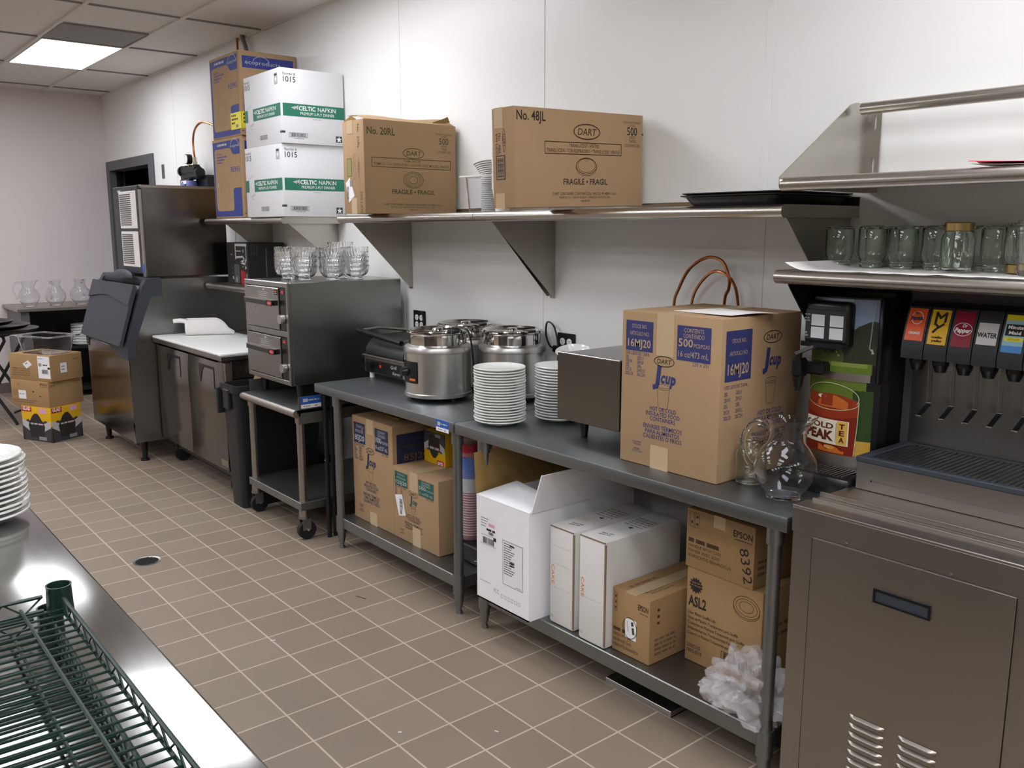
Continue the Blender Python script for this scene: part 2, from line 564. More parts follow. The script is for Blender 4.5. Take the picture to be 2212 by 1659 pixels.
# ceiling grid: pale tee bars
GX = [-9.785 + 1.22 * i for i in range(12)]
GY = [-.565 - .6 * i for i in range(11)]
tg = MB()
for y in GY:
    tg.box(XL, XR, y - .012, y + .012, ZC - .002, ZC + .012, M_tbar)
tg.box(XL, XR, -.018, 0, ZC - .002, ZC + .012, M_tbar)
struct(tg.build('trim_%d' % n_tr, smooth=False)); n_tr += 1
tg = MB()
for x in GX:
    tg.box(x - .006, x + .006, YF, 0, ZC + .001, ZC + .0125, M_vent)
tg.box(XL, XL + .018, YF, 0, ZC - .002, ZC + .012, M_tbar)
struct(tg.build('trim_%d' % n_tr, smooth=False)); n_tr += 1

# ------------------------------------------------------------------ lights of the room
M_lamp = emis('lit_diffuser', '#f6f8ff', LIGHT_STRENGTH)
def troffer(x, y, label, first=[]):
    if first:
        return dup(first[0], loc=(x, y, ZC), label=label)
    t = thing('ceiling_light', label, 'ceiling light', (x, y, ZC), 0, 'recessed ceiling lights')
    W, D = 1.195, .575
    fr = MB()
    for a in ((-W / 2, W / 2, -D / 2, -D / 2 + .012), (-W / 2, W / 2, D / 2 - .012, D / 2), (-W / 2, -W / 2 + .012, -D / 2, D / 2), (W / 2 - .012, W / 2, -D / 2, D / 2)):
        fr.box(a[0], a[1], a[2], a[3], -.004, .011, M_tbar)
    fr.build('frame', t, smooth=False)
    MB().box(-W / 2 + .012, W / 2 - .012, -D / 2 + .012, D / 2 - .012, -.001, .008, M_lamp).build('diffuser', t, smooth=False)
    first.append(t)
    return t
LX = [-7.955, -4.295, -.635, 3.0]
troffer(-7.955, -.865, 'lit rectangular ceiling panel light above the ice machine, far left')
troffer(-4.295, -.865, 'ceiling panel light above the drawer warmer, next along the wall')
troffer(-.635, -.865, 'ceiling panel light above the soda dispenser')
troffer(3.0, -.865, 'ceiling panel light nearest the right wall')
for y, nm in ((-2.065, 'over the aisle'), (-3.265, 'above the steel counter'), (-4.465, 'behind the steel counter'), (-5.665, 'along the front wall')):  # rows out of view, added as fill for the wall below the shelves
    for x, nn in zip(LX, ('far left', 'second from far left', 'third from far left', 'nearest the right wall')):
        troffer(x, y, 'added unseen fill light in the ceiling row %s, %s' % (nm, nn))
v = thing('ceiling_vent', 'grey square return air panel in the ceiling beside the lit light', 'air vent', (-7.055, -.865, ZC))
MB().box(-.285, .285, -.288, .288, .002, .011, M_vent).build('perforated_panel', v, smooth=False)
fr = MB()
for a in ((-.29, .29, -.292, -.28), (-.29, .29, .28, .292), (-.29, -.278, -.28, .28), (.278, .29, -.28, .28)):
    fr.box(a[0], a[1], a[2], a[3], -.002, .0105, M_vent)
fr.build('frame', v, smooth=False)

# ------------------------------------------------------------------ wall fittings
def outlet(x, z, n, label, pitch=.046):
    w = .076 + .046 * (n - 1)
    t = thing('wall_outlet', label, 'power outlet', (x, 0, z), 0, 'black wall outlets')
    MB().box(-w / 2, w / 2, -.006, 0, -.06, .06, black_mt, .003).build('cover_plate', t)
    for i in range(n):
        cx = (i - (n - 1) / 2) * pitch
        for cz in (-.02, .02):
            b = MB().cyl((cx, -.0085, cz), (cx, -.004, cz), .0165, white_pl, n=20)
            r = b.build('receptacle', t)
            s = MB()
            for dx in (-.006, .006):
                s.box(cx + dx - .001, cx + dx + .001, -.0092, -.008, cz - .001, cz + .007, black_mt)
            s.cyl((cx, -.0092, cz - .008), (cx, -.008, cz - .008), .0022, black_mt, n=8)
            s.build('slots', r, smooth=False)
    return t
outlet(-4.215, 1.125, 2, 'four socket black outlet plate above the front soup warmer')
outlet(-2.985, 1.105, 2, 'black outlet plate with a cord plugged in, by the steel oven')
b = MB().box(-8.41, -8.345, -.006, 0, 2.1, 2.225, galv, .002)
tag(b.build('blank_plate'), 'small grey blank plate on the wall beside the door frame', 'wall plate')
b = MB().cyl((-6.51, -.03, 2.72), (-6.51, -.03, 3.02), .009, copper, n=10)
tag(b.build('copper_pipe'), 'thin copper pipe rising into the ceiling above the tall brown boxes', 'pipe')
b = MB().tube([(-6.405, -.035, 3.02), (-6.39, -.035, 2.99), (-6.36, -.035, 2.94), (-6.34, -.035, 2.88), (-6.335, -.035, 2.70)], .017, galv, n=10)
tag(b.build('conduit'), 'bent grey conduit running down from the ceiling behind the boxes', 'conduit')
# floor drain
t = thing('floor_drain', 'round metal floor drain set in the tiles', 'drain', (-4.41, -1.535, 0))
MB().lathe([(.0, .001), (.062, .001), (.066, .003), (.066, .0)], alu, 28).build('rim', t)
g = MB()
for i in range(-5, 6):
    h = math.sqrt(max(0, .054 ** 2 - (i * .0095) ** 2))
    g.box(i * .0095 - .0022, i * .0095 + .0022, -h, h, .0015, .0035, black_mt)
g.build('grate', t, smooth=False)
for i, (x, y, rz, L_, lb) in enumerate(((-3.19, -1.42, 1.2, .02, 'white paper shred on the tiles in the middle of the floor'), (-3.335, -.93, .3, .06, 'thin dark splinter on the floor in front of the brown boxes'), (-2.30, -1.38, 1.0, .012, 'tiny white crumb on the tiles nearest the counter'), (-2.10, -1.13, .4, .014, 'small brown scrap on the tiles before the white cartons'))):
    b = MB().box(-L_ / 2, L_ / 2, -.002, .002, .0005, .002, label_w if 'white' in lb else ink_b, .0005)
    tag(b.build('floor_scrap'), lb, 'scrap', 'litter on the floor', (x, y, 0), rz)

# ------------------------------------------------------------------ wall shelves
def wall_shelf(name, label, x0, x1, depth, ztop, nose=.021, m=steel_warm, brs=(), blen=.36, back=True, plate=None, group='steel wall shelves'):
    t = thing(name, label, 'shelf', ((x0 + x1) / 2, 0, ztop), 0, group)
    h = (x1 - x0) / 2
    s = MB()
    # profile (y, z): flat top, rolled nose, back upturn
    pr = [(-.003, .03 if back else 0), (-.003, -.004), (-depth + nose, -.004)]
    top = [(-.001, .03 if back else 0)]
    n = 12
    outer = [(-depth + nose + nose * math.cos(R(90 + 260 * i / n)), -nose + nose * math.sin(R(90 + 260 * i / n))) for i in range(n + 1)]
    inner = [(-depth + nose + (nose - .003) * math.cos(R(90 + 260 * i / n)), -nose + (nose - .003) * math.sin(R(90 + 260 * i / n))) for i in range(n + 1)]
    poly = [(-.001, .03 if back else 0), (-.005, .03 if back else 0), (-.005, 0)] + outer + inner[::-1] + [(-.001, -.003)]
    s.prism(poly, 'x', -h, h, m)
    for e in (-1, 1):
        s.cyl((e * (h + .0006), -depth + nose, -nose), (e * (h - .003), -depth + nose, -nose), nose, m, n=20)
        s.box(e * (h + .0004), e * (h - .003), -depth + nose, -.003, -.04, -.0015, m)
    s.build('shelf_board', t)
    for bx in brs:
        k = MB()
        lx = bx - (x0 + x1) / 2
        k.prism([(-.005, -.004), (-depth * .88, -.004), (-depth * .88, -.02), (-.02, -blen), (-.005, -blen)], 'x', lx - .0015, lx + .0015, m)
        k.box(lx - .032, lx, -.004, -.001, -blen - .01, -.02, m)
        k.box(lx - .02, lx, -depth * .88, -.006, -.0075, -.0045, m)
        br = k.build('bracket', t)
        for zz in (-.10, -.13, -blen + .03):
            MB().cyl((lx - .017, -.008, zz), (lx - .017, -.003, zz), .006, chrome, n=8).build('bolt', br)
    return t
SZ = 1.717
wall_shelf('steel_shelf', 'steel wall shelf holding the white and tall brown boxes', -6.33, -5.075, .42, SZ, brs=(-6.12, -5.14), blen=.30)
wall_shelf('steel_shelf', 'steel wall shelf under the green-lettered box', -4.32, -3.112, .452, SZ, brs=(-4.285,), blen=.40)
sh3 = wall_shelf('steel_shelf', 'steel wall shelf holding the wide brown lettered box and black trays', -3.108, -1.568, .452, SZ, brs=(-3.07, -1.60), blen=.385)
k = MB().prism([(-.005, -.03), (-.36, -.03), (-.02, -.385), (-.005, -.385)], 'x', -.768, -.765, steel_warm)
k.build('end_bracket', sh3)
wall_shelf('steel_shelf', 'lower steel wall shelf with the black carton, behind the warmer', -6.355, -4.95, .43, 1.262, brs=(-5.6,), blen=.22)
# shelf above the drinks station with jars
js = thing('jar_shelf', 'thick rolled-edge steel shelf carrying the glass jars', 'shelf', (-.92, 0, 1.522), 0, 'steel wall shelves')
s = MB()
h = .62; nz = .02; d_ = .515
n = 12
outer = [(-d_ + nz + nz * math.cos(R(90 + 260 * i / n)), -nz + nz * math.sin(R(90 + 260 * i / n))) for i in range(n + 1)]
inner = [(-d_ + nz + (nz - .003) * math.cos(R(90 + 260 * i / n)), -nz + (nz - .003) * math.sin(R(90 + 260 * i / n))) for i in range(n + 1)]
s.prism([(-.001, .0), (-.005, 0)] + outer + inner[::-1] + [(-.001, -.003)], 'x', -h, h, steel_warm)
s.cyl((-h - .0006, -d_ + nz, -nz), (-h + .003, -d_ + nz, -nz), nz, steel_warm, n=20)
s.build('shelf_board', js)
for lx in (-.617, .56):
    MB().prism([(-.003, -.005), (-.455, -.005), (-.44, -.05), (-.29, -.21), (-.003, -.21)], 'x', lx, lx + .003, black_mt).build('bracket', js)
# upper rack: slanted side plate, lower rolled shelf, upper tube
ur = thing('glass_rack', 'upper steel rack with slanted side plate and tube rail', 'shelf', (-.92, 0, 1.77), 0, 'steel wall shelves')
s = MB()
h = .625; nz = .02; d_ = .505; zo = .022
outer = [(-d_ + nz + nz * math.cos(R(90 + 300 * i / n)), zo - nz + nz * math.sin(R(90 + 300 * i / n))) for i in range(n + 1)]
inner = [(-d_ + nz + (nz - .003) * math.cos(R(90 + 300 * i / n)), zo - nz + (nz - .003) * math.sin(R(90 + 300 * i / n))) for i in range(n + 1)]
s.prism([(-.001, zo), (-.005, zo)] + outer + inner[::-1] + [(-.001, zo - .003)], 'x', -h, h, steel_warm)
s.build('shelf_board', ur)
MB().cyl((-h + .03, -.118, .243), (h, -.118, .243), .0185, steel_warm, n=24).build('tube_rail', ur)
for lx in (-h, h - .004):
    p_ = MB().prism([(-.012, -.012), (-.475, -.012), (-.505, .0), (-.505, .022), (-.14, .258), (-.11, .266), (-.012, .266)], 'x', lx, lx + .003, steel_warm)
    sp = p_.build('side_plate', ur)
    fl = MB()
    fl.box(lx, lx + .038, -.012, -.009, -.012, .05, steel_warm).box(lx, lx + .014, -.012, -.009, .05, .26, steel_warm).box(lx + .022, lx + .038, -.012, -.009, .05, .26, steel_warm).box(lx + .014, lx + .022, -.012, -.009, .10, .19, steel_warm).box(lx + .014, lx + .022, -.012, -.009, .235, .26, steel_warm)
    fl.box(lx + .006, lx + .03, -.009, 0, .0, .02, steel_warm).box(lx + .006, lx + .03, -.009, 0, .12, .15, steel_warm)
    fl.build('wall_flange', sp)

# copper tubes looping out behind the tall carton
def Yp(pts, y):
    return [(x, y if len(p_) == 0 else p_[0], z) for (x, z, *p_) in pts]
def smooth(pts, k=6):
    """Catmull-Rom through the points"""
    P = [Vector(p) for p in pts]
    out = []
    for i in range(len(P) - 1):
        a = P[max(i - 1, 0)]; b = P[i]; c = P[i + 1]; d = P[min(i + 2, len(P) - 1)]
        for j in range(k):
            t = j / k
            out.append(.5 * ((2 * b) + (c - a) * t + (2 * a - 5 * b + 4 * c - d) * t * t + (3 * b - a - 3 * c + d) * t ** 3))
    out.append(P[-1])
    return out
b = MB().tube(smooth([(-2.30, -.045, .98), (-2.30, -.06, 1.2), (-2.287, -.075, 1.349), (-2.254, -.09, 1.41), (-2.194, -.1, 1.493), (-2.112, -.1, 1.537), (-2.043, -.1, 1.524), (-2.009, -.1, 1.465), (-2.017, -.09, 1.423), (-2.04, -.08, 1.378), (-2.06, -.06, 1.2), (-2.06, -.045, .98)]), .0062, copper, n=10)
tag(b.build('copper_tube'), 'taller loop of copper tubing on the wall behind the tall blue-labelled carton', 'tubing', 'copper tube loops')
b = MB().tube(smooth([(-2.24, -.03, .98), (-2.235, -.04, 1.2), (-2.215, -.055, 1.357), (-2.169, -.07, 1.432), (-2.105, -.078, 1.482), (-2.052, -.078, 1.481), (-2.014, -.07, 1.448), (-2.000, -.055, 1.381), (-1.995, -.04, 1.2), (-1.995, -.03, .98)]), .0058, copper, n=10)
tag(b.build('copper_tube'), 'shorter inner loop of copper tubing behind the tall blue-labelled carton', 'tubing', 'copper tube loops')

# ------------------------------------------------------------------ ice machine on its bin
BX0, BX1 = -7.43, -6.38
t = thing('ice_bin', 'steel ice storage bin with a slanted charcoal lid, standing on black legs', 'ice bin', ((BX0 + BX1) / 2, -.5, 0))
ox, oy = (BX0 + BX1) / 2, -.5
H = (BX1 - BX0) / 2
s = MB()
s.prism([(-.985 - oy, .15), (0 - oy - .01, .15), (-oy - .01, 1.30), (-.80 - oy, 1.30), (-.965 - oy, .86), (-.985 - oy, .80)], 'x', -H, H, steel)
s.build('body', t, smooth=False)
MB().prism([(-.99 - oy, .152), (-.985 - oy, .152), (-.985 - oy, .80), (-.99 - oy, .80)], 'x', -H - .001, H + .001, steel_v).build('front_panel', t, smooth=False)
MB().box(H - .004, H + .002, -.993 - oy, -.982 - oy, .15, .80, chrome).build('corner_trim', t, smooth=False)
# plastic hood round the lid
hd = MB()
side = [(-.735 - oy, 1.305), (-.735 - oy, 1.185), (-.815 - oy, 1.18), (-.94 - oy, .86), (-.95 - oy, .745), (-.992 - oy, .75), (-1.0 - oy, .84), (-.87 - oy, 1.25), (-.84 - oy, 1.30)]
for e in (-1, 1):
    a = (H - .055, H + .012) if e > 0 else (-H - .012, -H + .055)
    hd.prism(side, 'x', a[0], a[1], grey_pl)
hd.box(-H - .009, H + .009, -.845 - oy, -.735 - oy, 1.25, 1.312, grey_pl, .014, 2)
# wavy bezel under the lid
lo = []
for i in range(25):
    u = i / 24
    x = -H - .012 + u * (2 * H + .024)
    z = .815 - .075 * (1 / (1 + math.exp(-(u - .72) * 18)))
    lo.append((x, z))
lo = [(max(-H - .009, min(H + .009, x)), z) for x, z in lo]
hd.prism(lo + [(H + .009, .86), (-H - .009, .86)], 'y', -.998 - oy, -.955 - oy, grey_pl)
hd.build('hood', t, ang=30)
ld = MB()
def lidp(x, f, o=0.):
    a = Vector((x, -.875 - oy - .015, 1.245)); b_ = Vector((x, -1.005 - oy - .012, .835))
    p = a.lerp(b_, f); n_ = Vector((0, -.952, .30))
    return p + n_ * o
for u0, u1, f0, f1, o in ((-H + .0, H - .035, .0, 1., .0),):
    vs = [lidp(u0, f0, 0), lidp(u1, f0, 0), lidp(u1, f1, 0), lidp(u0, f1, 0), lidp(u0, f0, .022), lidp(u1, f0, .022), lidp(u1, f1, .022), lidp(u0, f1, .022)]
    ld.add(vs, [(0, 1, 2, 3), (4, 7, 6, 5), (0, 4, 5, 1), (1, 5, 6, 2), (2, 6, 7, 3), (3, 7, 4, 0)], grey_pl)
lid = ld.build('lid', t, smooth=False)
lp = MB()
top = []; bot = []
for i in range(21):
    u = i / 20
    x = -H - .004 + u * (2 * H - .028)
    f = .10 + .10 * math.sin(PI * min(1, u * 1.15)) * (1 - u * .2) - .02 + (.14 * max(0, u - .55))
    f = .30 - .09 * math.sin(PI * u) if u < .5 else .21 + .12 * (u - .5) * 2
    top.append(lidp(x, -.02, .03)); bot.append(lidp(x, f, .032))
vs = []
for a, b_ in zip(top, bot):
    vs += [a, b_, a + Vector((0, .02, -.005)), b_ + Vector((0, .02, -.005))]
fs = []
for i in range(20):
    k = 4 * i
    fs += [(k, k + 1, k + 5, k + 4), (k + 2, k + 6, k + 7, k + 3), (k, k + 4, k + 6, k + 2), (k + 1, k + 3, k + 7, k + 5)]
lp.add(vs, fs + [(0, 2, 3, 1), (80, 81, 83, 82)], grey_pl)
lp.build('lid_grip', lid, smooth=False)
b = MB()
b.lathe([(.0, .055), (.06, .053), (.12, .04), (.15, .02), (.155, .0)], grey_pl, 24)
for v in b.v: v.x *= 1.4; v.y *= .22
b.v = [v + Vector((.17, -.885 - oy, 1.305)) for v in b.v]
b.build('scoop_holder', t)
for x in (-H + .09, H - .07):
    for y in (-.91, -.1):
        MB().lathe([(.024, .152), (.024, .10), (.018, .02), (.03, .016), (.032, 0), (0, 0)], black_pl2, 16, (x, y - oy, 0)).build('leg', t)

HX0, HX1, HY0, HY1, HZ0, HZ1 = -7.00, -6.385, -.835, -.24, 1.313, 1.945
t = thing('ice_machine', 'ice machine head with steel side and pale louvred front grilles', 'ice machine', ((HX0 + HX1) / 2, (HY0 + HY1) / 2, HZ0))
hx, hy, hz = (HX1 - HX0) / 2, (HY1 - HY0) / 2, HZ1 - HZ0
s = MB().box(-hx, hx, -hy + .012, hy, 0, hz, steel_v, .004)
s.box(-hx - .006, hx + .006, -hy + .008, hy + .006, hz - .022, hz, steel_soft, .003)
s.build('body', t)
f = MB().box(-hx, hx - .045, -hy - .004, -hy + .012, 0.02, hz - .002, grey_pl, .004)
f.box(hx - .045, hx, -hy - .002, -hy + .012, 0.0, hz - .03, steel_soft, .004)
fp = f.build('front_panel', t)
for z0, z1 in ((.335, .595), (.065, .315)):
    g = MB()
    gx0, gx1 = -.395 + .10 + .02, hx - .075
    gx0 = -.145
    g.box(gx0, gx1, -hy - .012, -hy - .003, z0, z1, white_pl, .006)
    gr = g.build('grille', t)
    l = MB()
    n_ = 16
    for i in range(n_):
        z = z0 + .022 + (z1 - z0 - .05) * i / (n_ - 1)
        l.box(gx0 + .02, gx1 - .11, -hy - .0135, -hy - .011, z, z + .008, black_pl2)
    l.build('slots', gr, smooth=False)
MB().box(hx - .04, hx - .005, -hy - .006, -hy - .001, .03, .09, ink_bl).build('badge', t, smooth=False)
ik = Ink().face((-.21, -hy - .0045, 0), (1, 0, 0), (0, 0, 1))
ik.rect(.02, hz - .04, .10, hz - .025, ink_lg)
ik.rect(.05, .02, .16, .06, ink_dk)
ik.build(t)

# water filter on the wall above
t = thing('water_filter', 'black water filter head with a gauge and blue cartridges on the wall', 'water filter', (-7.30, -.12, 2.0))
s = MB()
s.cyl((-.24, 0, .115), (.10, 0, .115), .034, black_pl2, n=14).cyl((-.20, 0, .07), (.14, 0, .07), .032, black_pl2, n=14)
for x in (-.22, -.12, -.02, .07):
    s.cyl((x, 0, .05), (x, 0, .155), .027, black_pl2, n=12)
s.cyl((-.25, 0, .115), (-.22, 0, .115), .045, black_pl2, n=12).cyl((.10, -.0, .09), (.15, 0, .09), .04, black_pl2, n=12)
s.box(-.17, .02, -.055, -.01, -.005, .045, black_pl2, .006)
s.box(-.02, .24, .02, .118, -.05, .07, black_pl2, .01)
s.build('manifold', t)
for x in (-.11, .0):
    MB().lathe([(.0, -.055), (.042, -.055), (.045, -.04), (.045, .01), (.038, .03), (.0, .03)], blue_cart, 18, (x, -.02, -.0)).build('cartridge', t)
MB().box(-.14, -.02, -.0575, -.0555, .005, .033, label_w).build('label_plate', t, smooth=False)
g = MB().cyl((-.07, -.03, .205), (-.07, .01, .205), .04, black_pl2, n=20).cyl((-.07, -.01, .15), (-.07, -.01, .17), .012, brass, n=8)
gg = g.build('gauge', t)
MB().cyl((-.07, -.032, .205), (-.07, -.03, .205), .034, gauge_f, n=20).build('dial', gg)
MB().cyl((.045, 0, .15), (.045, 0, .18), .018, brass, n=8).cyl((.045, 0, .18), (.045, 0, .215), .013, brass, n=8).build('fitting', t)
pts = smooth([(.045, 0, .21), (.03, 0, .27), (.035, 0, .36), (.09, 0, .43), (.18, .01, .47), (.30, .02, .46), (.42, .05, .415), (.6, .06, .33)])
MB().tube(pts, .0085, copper, n=8).build('copper_line', t)

# ------------------------------------------------------------------ worktop refrigerator
FX0, FX1, FYF = -6.37, -5.12, -.80
t = thing('worktop_refrigerator', 'two door steel worktop refrigerator beside the ice bin', 'refrigerator', ((FX0 + FX1) / 2, 0, 0))
cx = (FX0 + FX1) / 2; H = (FX1 - FX0) / 2
s = MB().box(-H + .01, H - .01, FYF + .04, -.04, .165, .86, steel_v, .003)
s.box(-H, H, -.825, -.03, .862, .893, steel, .004).box(-H, H, -.12, -.03, .893, 1.0, steel, .004)
s.box(H - .12, H - .012, FYF - .0, FYF + .04, .70, .85, steel_soft, .003)
s.build('body', t)
for i, (a, c) in enumerate(((-H + .012, -.01), (0.0, H - .125 + .10))):
    d = MB().box(a, c, FYF - .005, FYF + .045, .172, .845, steel_v, .008, 2)
    dr = d.build('door', t)
    hxa = a + (.215 if i == 0 else .20)
    w_ = .255
    hk = MB()
    z1 = .808; z0 = .69
    y0, y1 = FYF - .0075, FYF - .0045
    hk.box(hxa, hxa + w_, y0, y1, z1 - .018, z1, black_pl2)
    hk.box(hxa + w_ - .012, hxa + w_, y0, y1, z0 - .02, z1 - .018, black_pl2)
    hk.prism([(hxa, z1 - .018), (hxa + .085, z1 - .018), (hxa + .055, z1 - .045), (hxa + .022, z0), (hxa + .006, z0)], 'y', y0, y1, black_pl2)
    hk.build('handle', dr, smooth=False)
MB().box(H - .13, H - .02, FYF - .007, FYF - .004, .20, .24, steel_soft).build('maker_plate', t, smooth=False)
MB().box(-H + .05, H - .05, FYF + .07, -.06, .10, .166, black_pl2).build('base_grille', t, smooth=False)
for x in (-H + .10, H - .12):
    for y in (-.70, -.12):
        c_ = MB().cyl((x - .016, y, .058), (x + .016, y, .058), .055, rubber, n=20).box(x - .02, x + .02, y - .03, y + .03, .09, .13, galv)
        c_.build('caster', t)
tag(MB().box(FX0 + .01, FX1 - .005, -.828, -.30, .8935, .908, board_w, .003).build('cutting_board'), 'long white cutting board covering the refrigerator worktop', 'cutting board')
# ice scoop lying on the board
t = thing('ice_scoop', 'white plastic ice scoop lying on the cutting board', 'scoop', (-6.16, -.52, .909), R(66))
def sc(u, v):
    # u along the length, v round the trough
    x = -.16 + .40 * u
    wdt = .085 * (1 - .35 * max(0, (u - .55) / .45) ** 2)
    hh = .135 * (1 - max(0, (u - .55) / .45) ** 2.4)
    a = R(-180 + 180 * v)
    return (x, wdt * math.cos(a), .078 * 0 + max(.0, .07 + .07 * math.sin(a)) * (.25 + .75 * min(1, hh / .145)) + abs(math.cos(a)) ** 6 * max(0, hh - .07) + .001)
m_ = MB().sheet(sc, 16, 18, white_pl, .004)
m_.prism([(-.085, .072), (-.07, .03), (-.03, .004), (.03, .004), (.07, .03), (.085, .072), (.085, .125), (.05, .134), (-.05, .134), (-.085, .125)], 'x', -.165, -.155, white_pl)
m_.build('scoop_body', t)
MB().tube([(-.155, 0, .115), (-.21, 0, .122), (-.265, 0, .118)], [.02, .019, .017], white_pl, n=10).build('handle', t)
t.scale = (.80, .85, .85)

# ------------------------------------------------------------------ slim bin
t = thing('waste_bin', 'tall slim black waste bin between refrigerator and wheeled stand', 'bin', (-4.99, -.57, 0))
def ringpts(w_, d_, z, r_=.03):
    o = []
    for (sx, sy) in ((1, 1), (-1, 1), (-1, -1), (1, -1)):
        a0 = {(1, 1): 0, (-1, 1): 90, (-1, -1): 180, (1, -1): 270}[(sx, sy)]
        for k in range(5):
            a = R(a0 + 22.5 * k)
            o.append((sx * (w_ - r_) + r_ * math.cos(a), sy * (d_ - r_) + r_ * math.sin(a), z))
    return o
def shell(b, secs, m, close0=True):
    n = len(secs[0]); k = len(b.v)
    vs = [p for s_ in secs for p in s_]
    fs = [(i * n + j, i * n + (j + 1) % n, (i + 1) * n + (j + 1) % n, (i + 1) * n + j) for i in range(len(secs) - 1) for j in range(n)]
    if close0: fs.append(list(range(n))[::-1])
    fs.append([(len(secs) - 1) * n + j for j in range(n)])
    b.add(vs, fs, m)
s = MB()
shell(s, [ringpts(.085, .25, 0.002), ringpts(.108, .272, .70)[:], ringpts(.118, .283, .702), ringpts(.118, .283, .745), ringpts(.100, .265, .745), ringpts(.095, .26, .62), ringpts(.08, .24, .03)], black_pl)
s.build('bin_body', t)
gx = MB()
gx.box(-.04, .04, -.293, -.27, .60, .72, black_pl, .006)
gx.box(-.125, -.10, -.30, -.20, .56, .72, black_pl, .006)
gx.build('handle', t)
def crumple(b, c, r, seed, m, sx=1, sy=1, sz=1, amt=.35, n=3, floor=None, freq=1.6):
    bm = bmesh.new()
    bmesh.ops.create_icosphere(bm, subdivisions=n, radius=1)
    for v in bm.verts:
        p = v.co.copy()
        q = noise.noise(p * freq + Vector((seed, seed * 2.3, 0))) + .5 * noise.noise(p * freq * 2.3 + Vector((0, seed, 3)))
        k = 1 + amt * q
        v.co = Vector((p.x * sx * r * k, p.y * sy * r * k, p.z * sz * r * k))
    bm.verts.index_update()
    vs = [v.co + Vector(c) for v in bm.verts]
    if floor is not None:
        vs = [Vector((v.x, v.y, max(v.z, floor))) for v in vs]
    b.add(vs, [[v.index for v in f.verts] for f in bm.faces], m)
    bm.free()
b = MB(); crumple(b, (0, 0, 0), .12, 3.1, bag_film, .62, 1.2, .75, .5, 3)
tag(b.build('plastic_bag', smooth=False), 'crumpled clear plastic bag sticking out of the slim black bin', 'bag', None, (-4.98, -.50, .735))
b = MB().box(-.05, .05, -.004, .004, 0, .24, card)
o = tag(b.build('cardboard_scrap'), 'brown cardboard offcut poking out of the slim black bin', 'cardboard', None, (-5.0, -.70, .575))
o.rotation_euler = (R(-12), R(14), R(20))

# ------------------------------------------------------------------ wheeled equipment stand
t = thing('equipment_stand', 'low steel stand on black casters carrying the drawer warmer', 'stand', (-4.505, -.42, 0))
SX, SY0, SY1 = .345, -.41, .37
s = MB()
s.box(-SX, SX, SY0 + .02, SY1, .697, .718, galv, .002)
s.cyl((-SX, SY0 + .02, .697), (SX, SY0 + .02, .697), .022, steel_soft, n=20)
s.box(-SX, -SX + .004, SY0 + .06, SY1, .64, .785, galv).box(SX - .004, SX, SY0 + .03, SY1, .64, .785, galv).box(-SX, SX, SY1 - .004, SY1, .64, .785, galv)
s.build('top', t)
u_ = MB().box(-SX + .01, SX - .01, SY0 + .025, SY1 - .01, .168, .212, galv, .003)
u_.build('lower_shelf', t)
for x in (-SX + .04, SX - .04):
    for y in (SY0 + .055, SY1 - .04):
        lg = MB().cyl((x, y, .13), (x, y, .70), .0205, steel_soft, n=16).cyl((x, y, .13), (x, y, .215), .026, steel_soft, n=16).cyl((x, y, .64), (x, y, .70), .026, steel_soft, n=16)
        l_ = lg.build('leg', t)
        c_ = MB().cyl((x, y, .118), (x, y, .132), .03, galv, n=14).box(x - .022, x - .018, y - .018, y + .03, .055, .12, galv).box(x + .018, x + .022, y - .018, y + .03, .055, .12, galv).cyl((x - .026, y + .012, .055), (x + .026, y + .012, .055), .007, chrome, n=8)
        cc = c_.build('caster', t)
        MB().cyl((x - .015, y + .012, .052), (x + .015, y + .012, .052), .05, rubber, n=22).build('wheel', cc)
ik = Ink().face((SX, SY0 + .045, .725), (0, 1, 0), (0, 0, 1))
ik.rect(0, .018, .115, .058, ink_bl).rect(0, -.002, .115, .018, label_w).rect(.012, .030, .04, .048, ink_lg, 1).dashes(.045, .036, .06, .007, ink_lg, lay=1).dashes(.014, .006, .04, .005, ink_gy, lay=1).rect(.078, .004, .092, .010, ink_gy, 1)
ik.build(t, 'sticker')

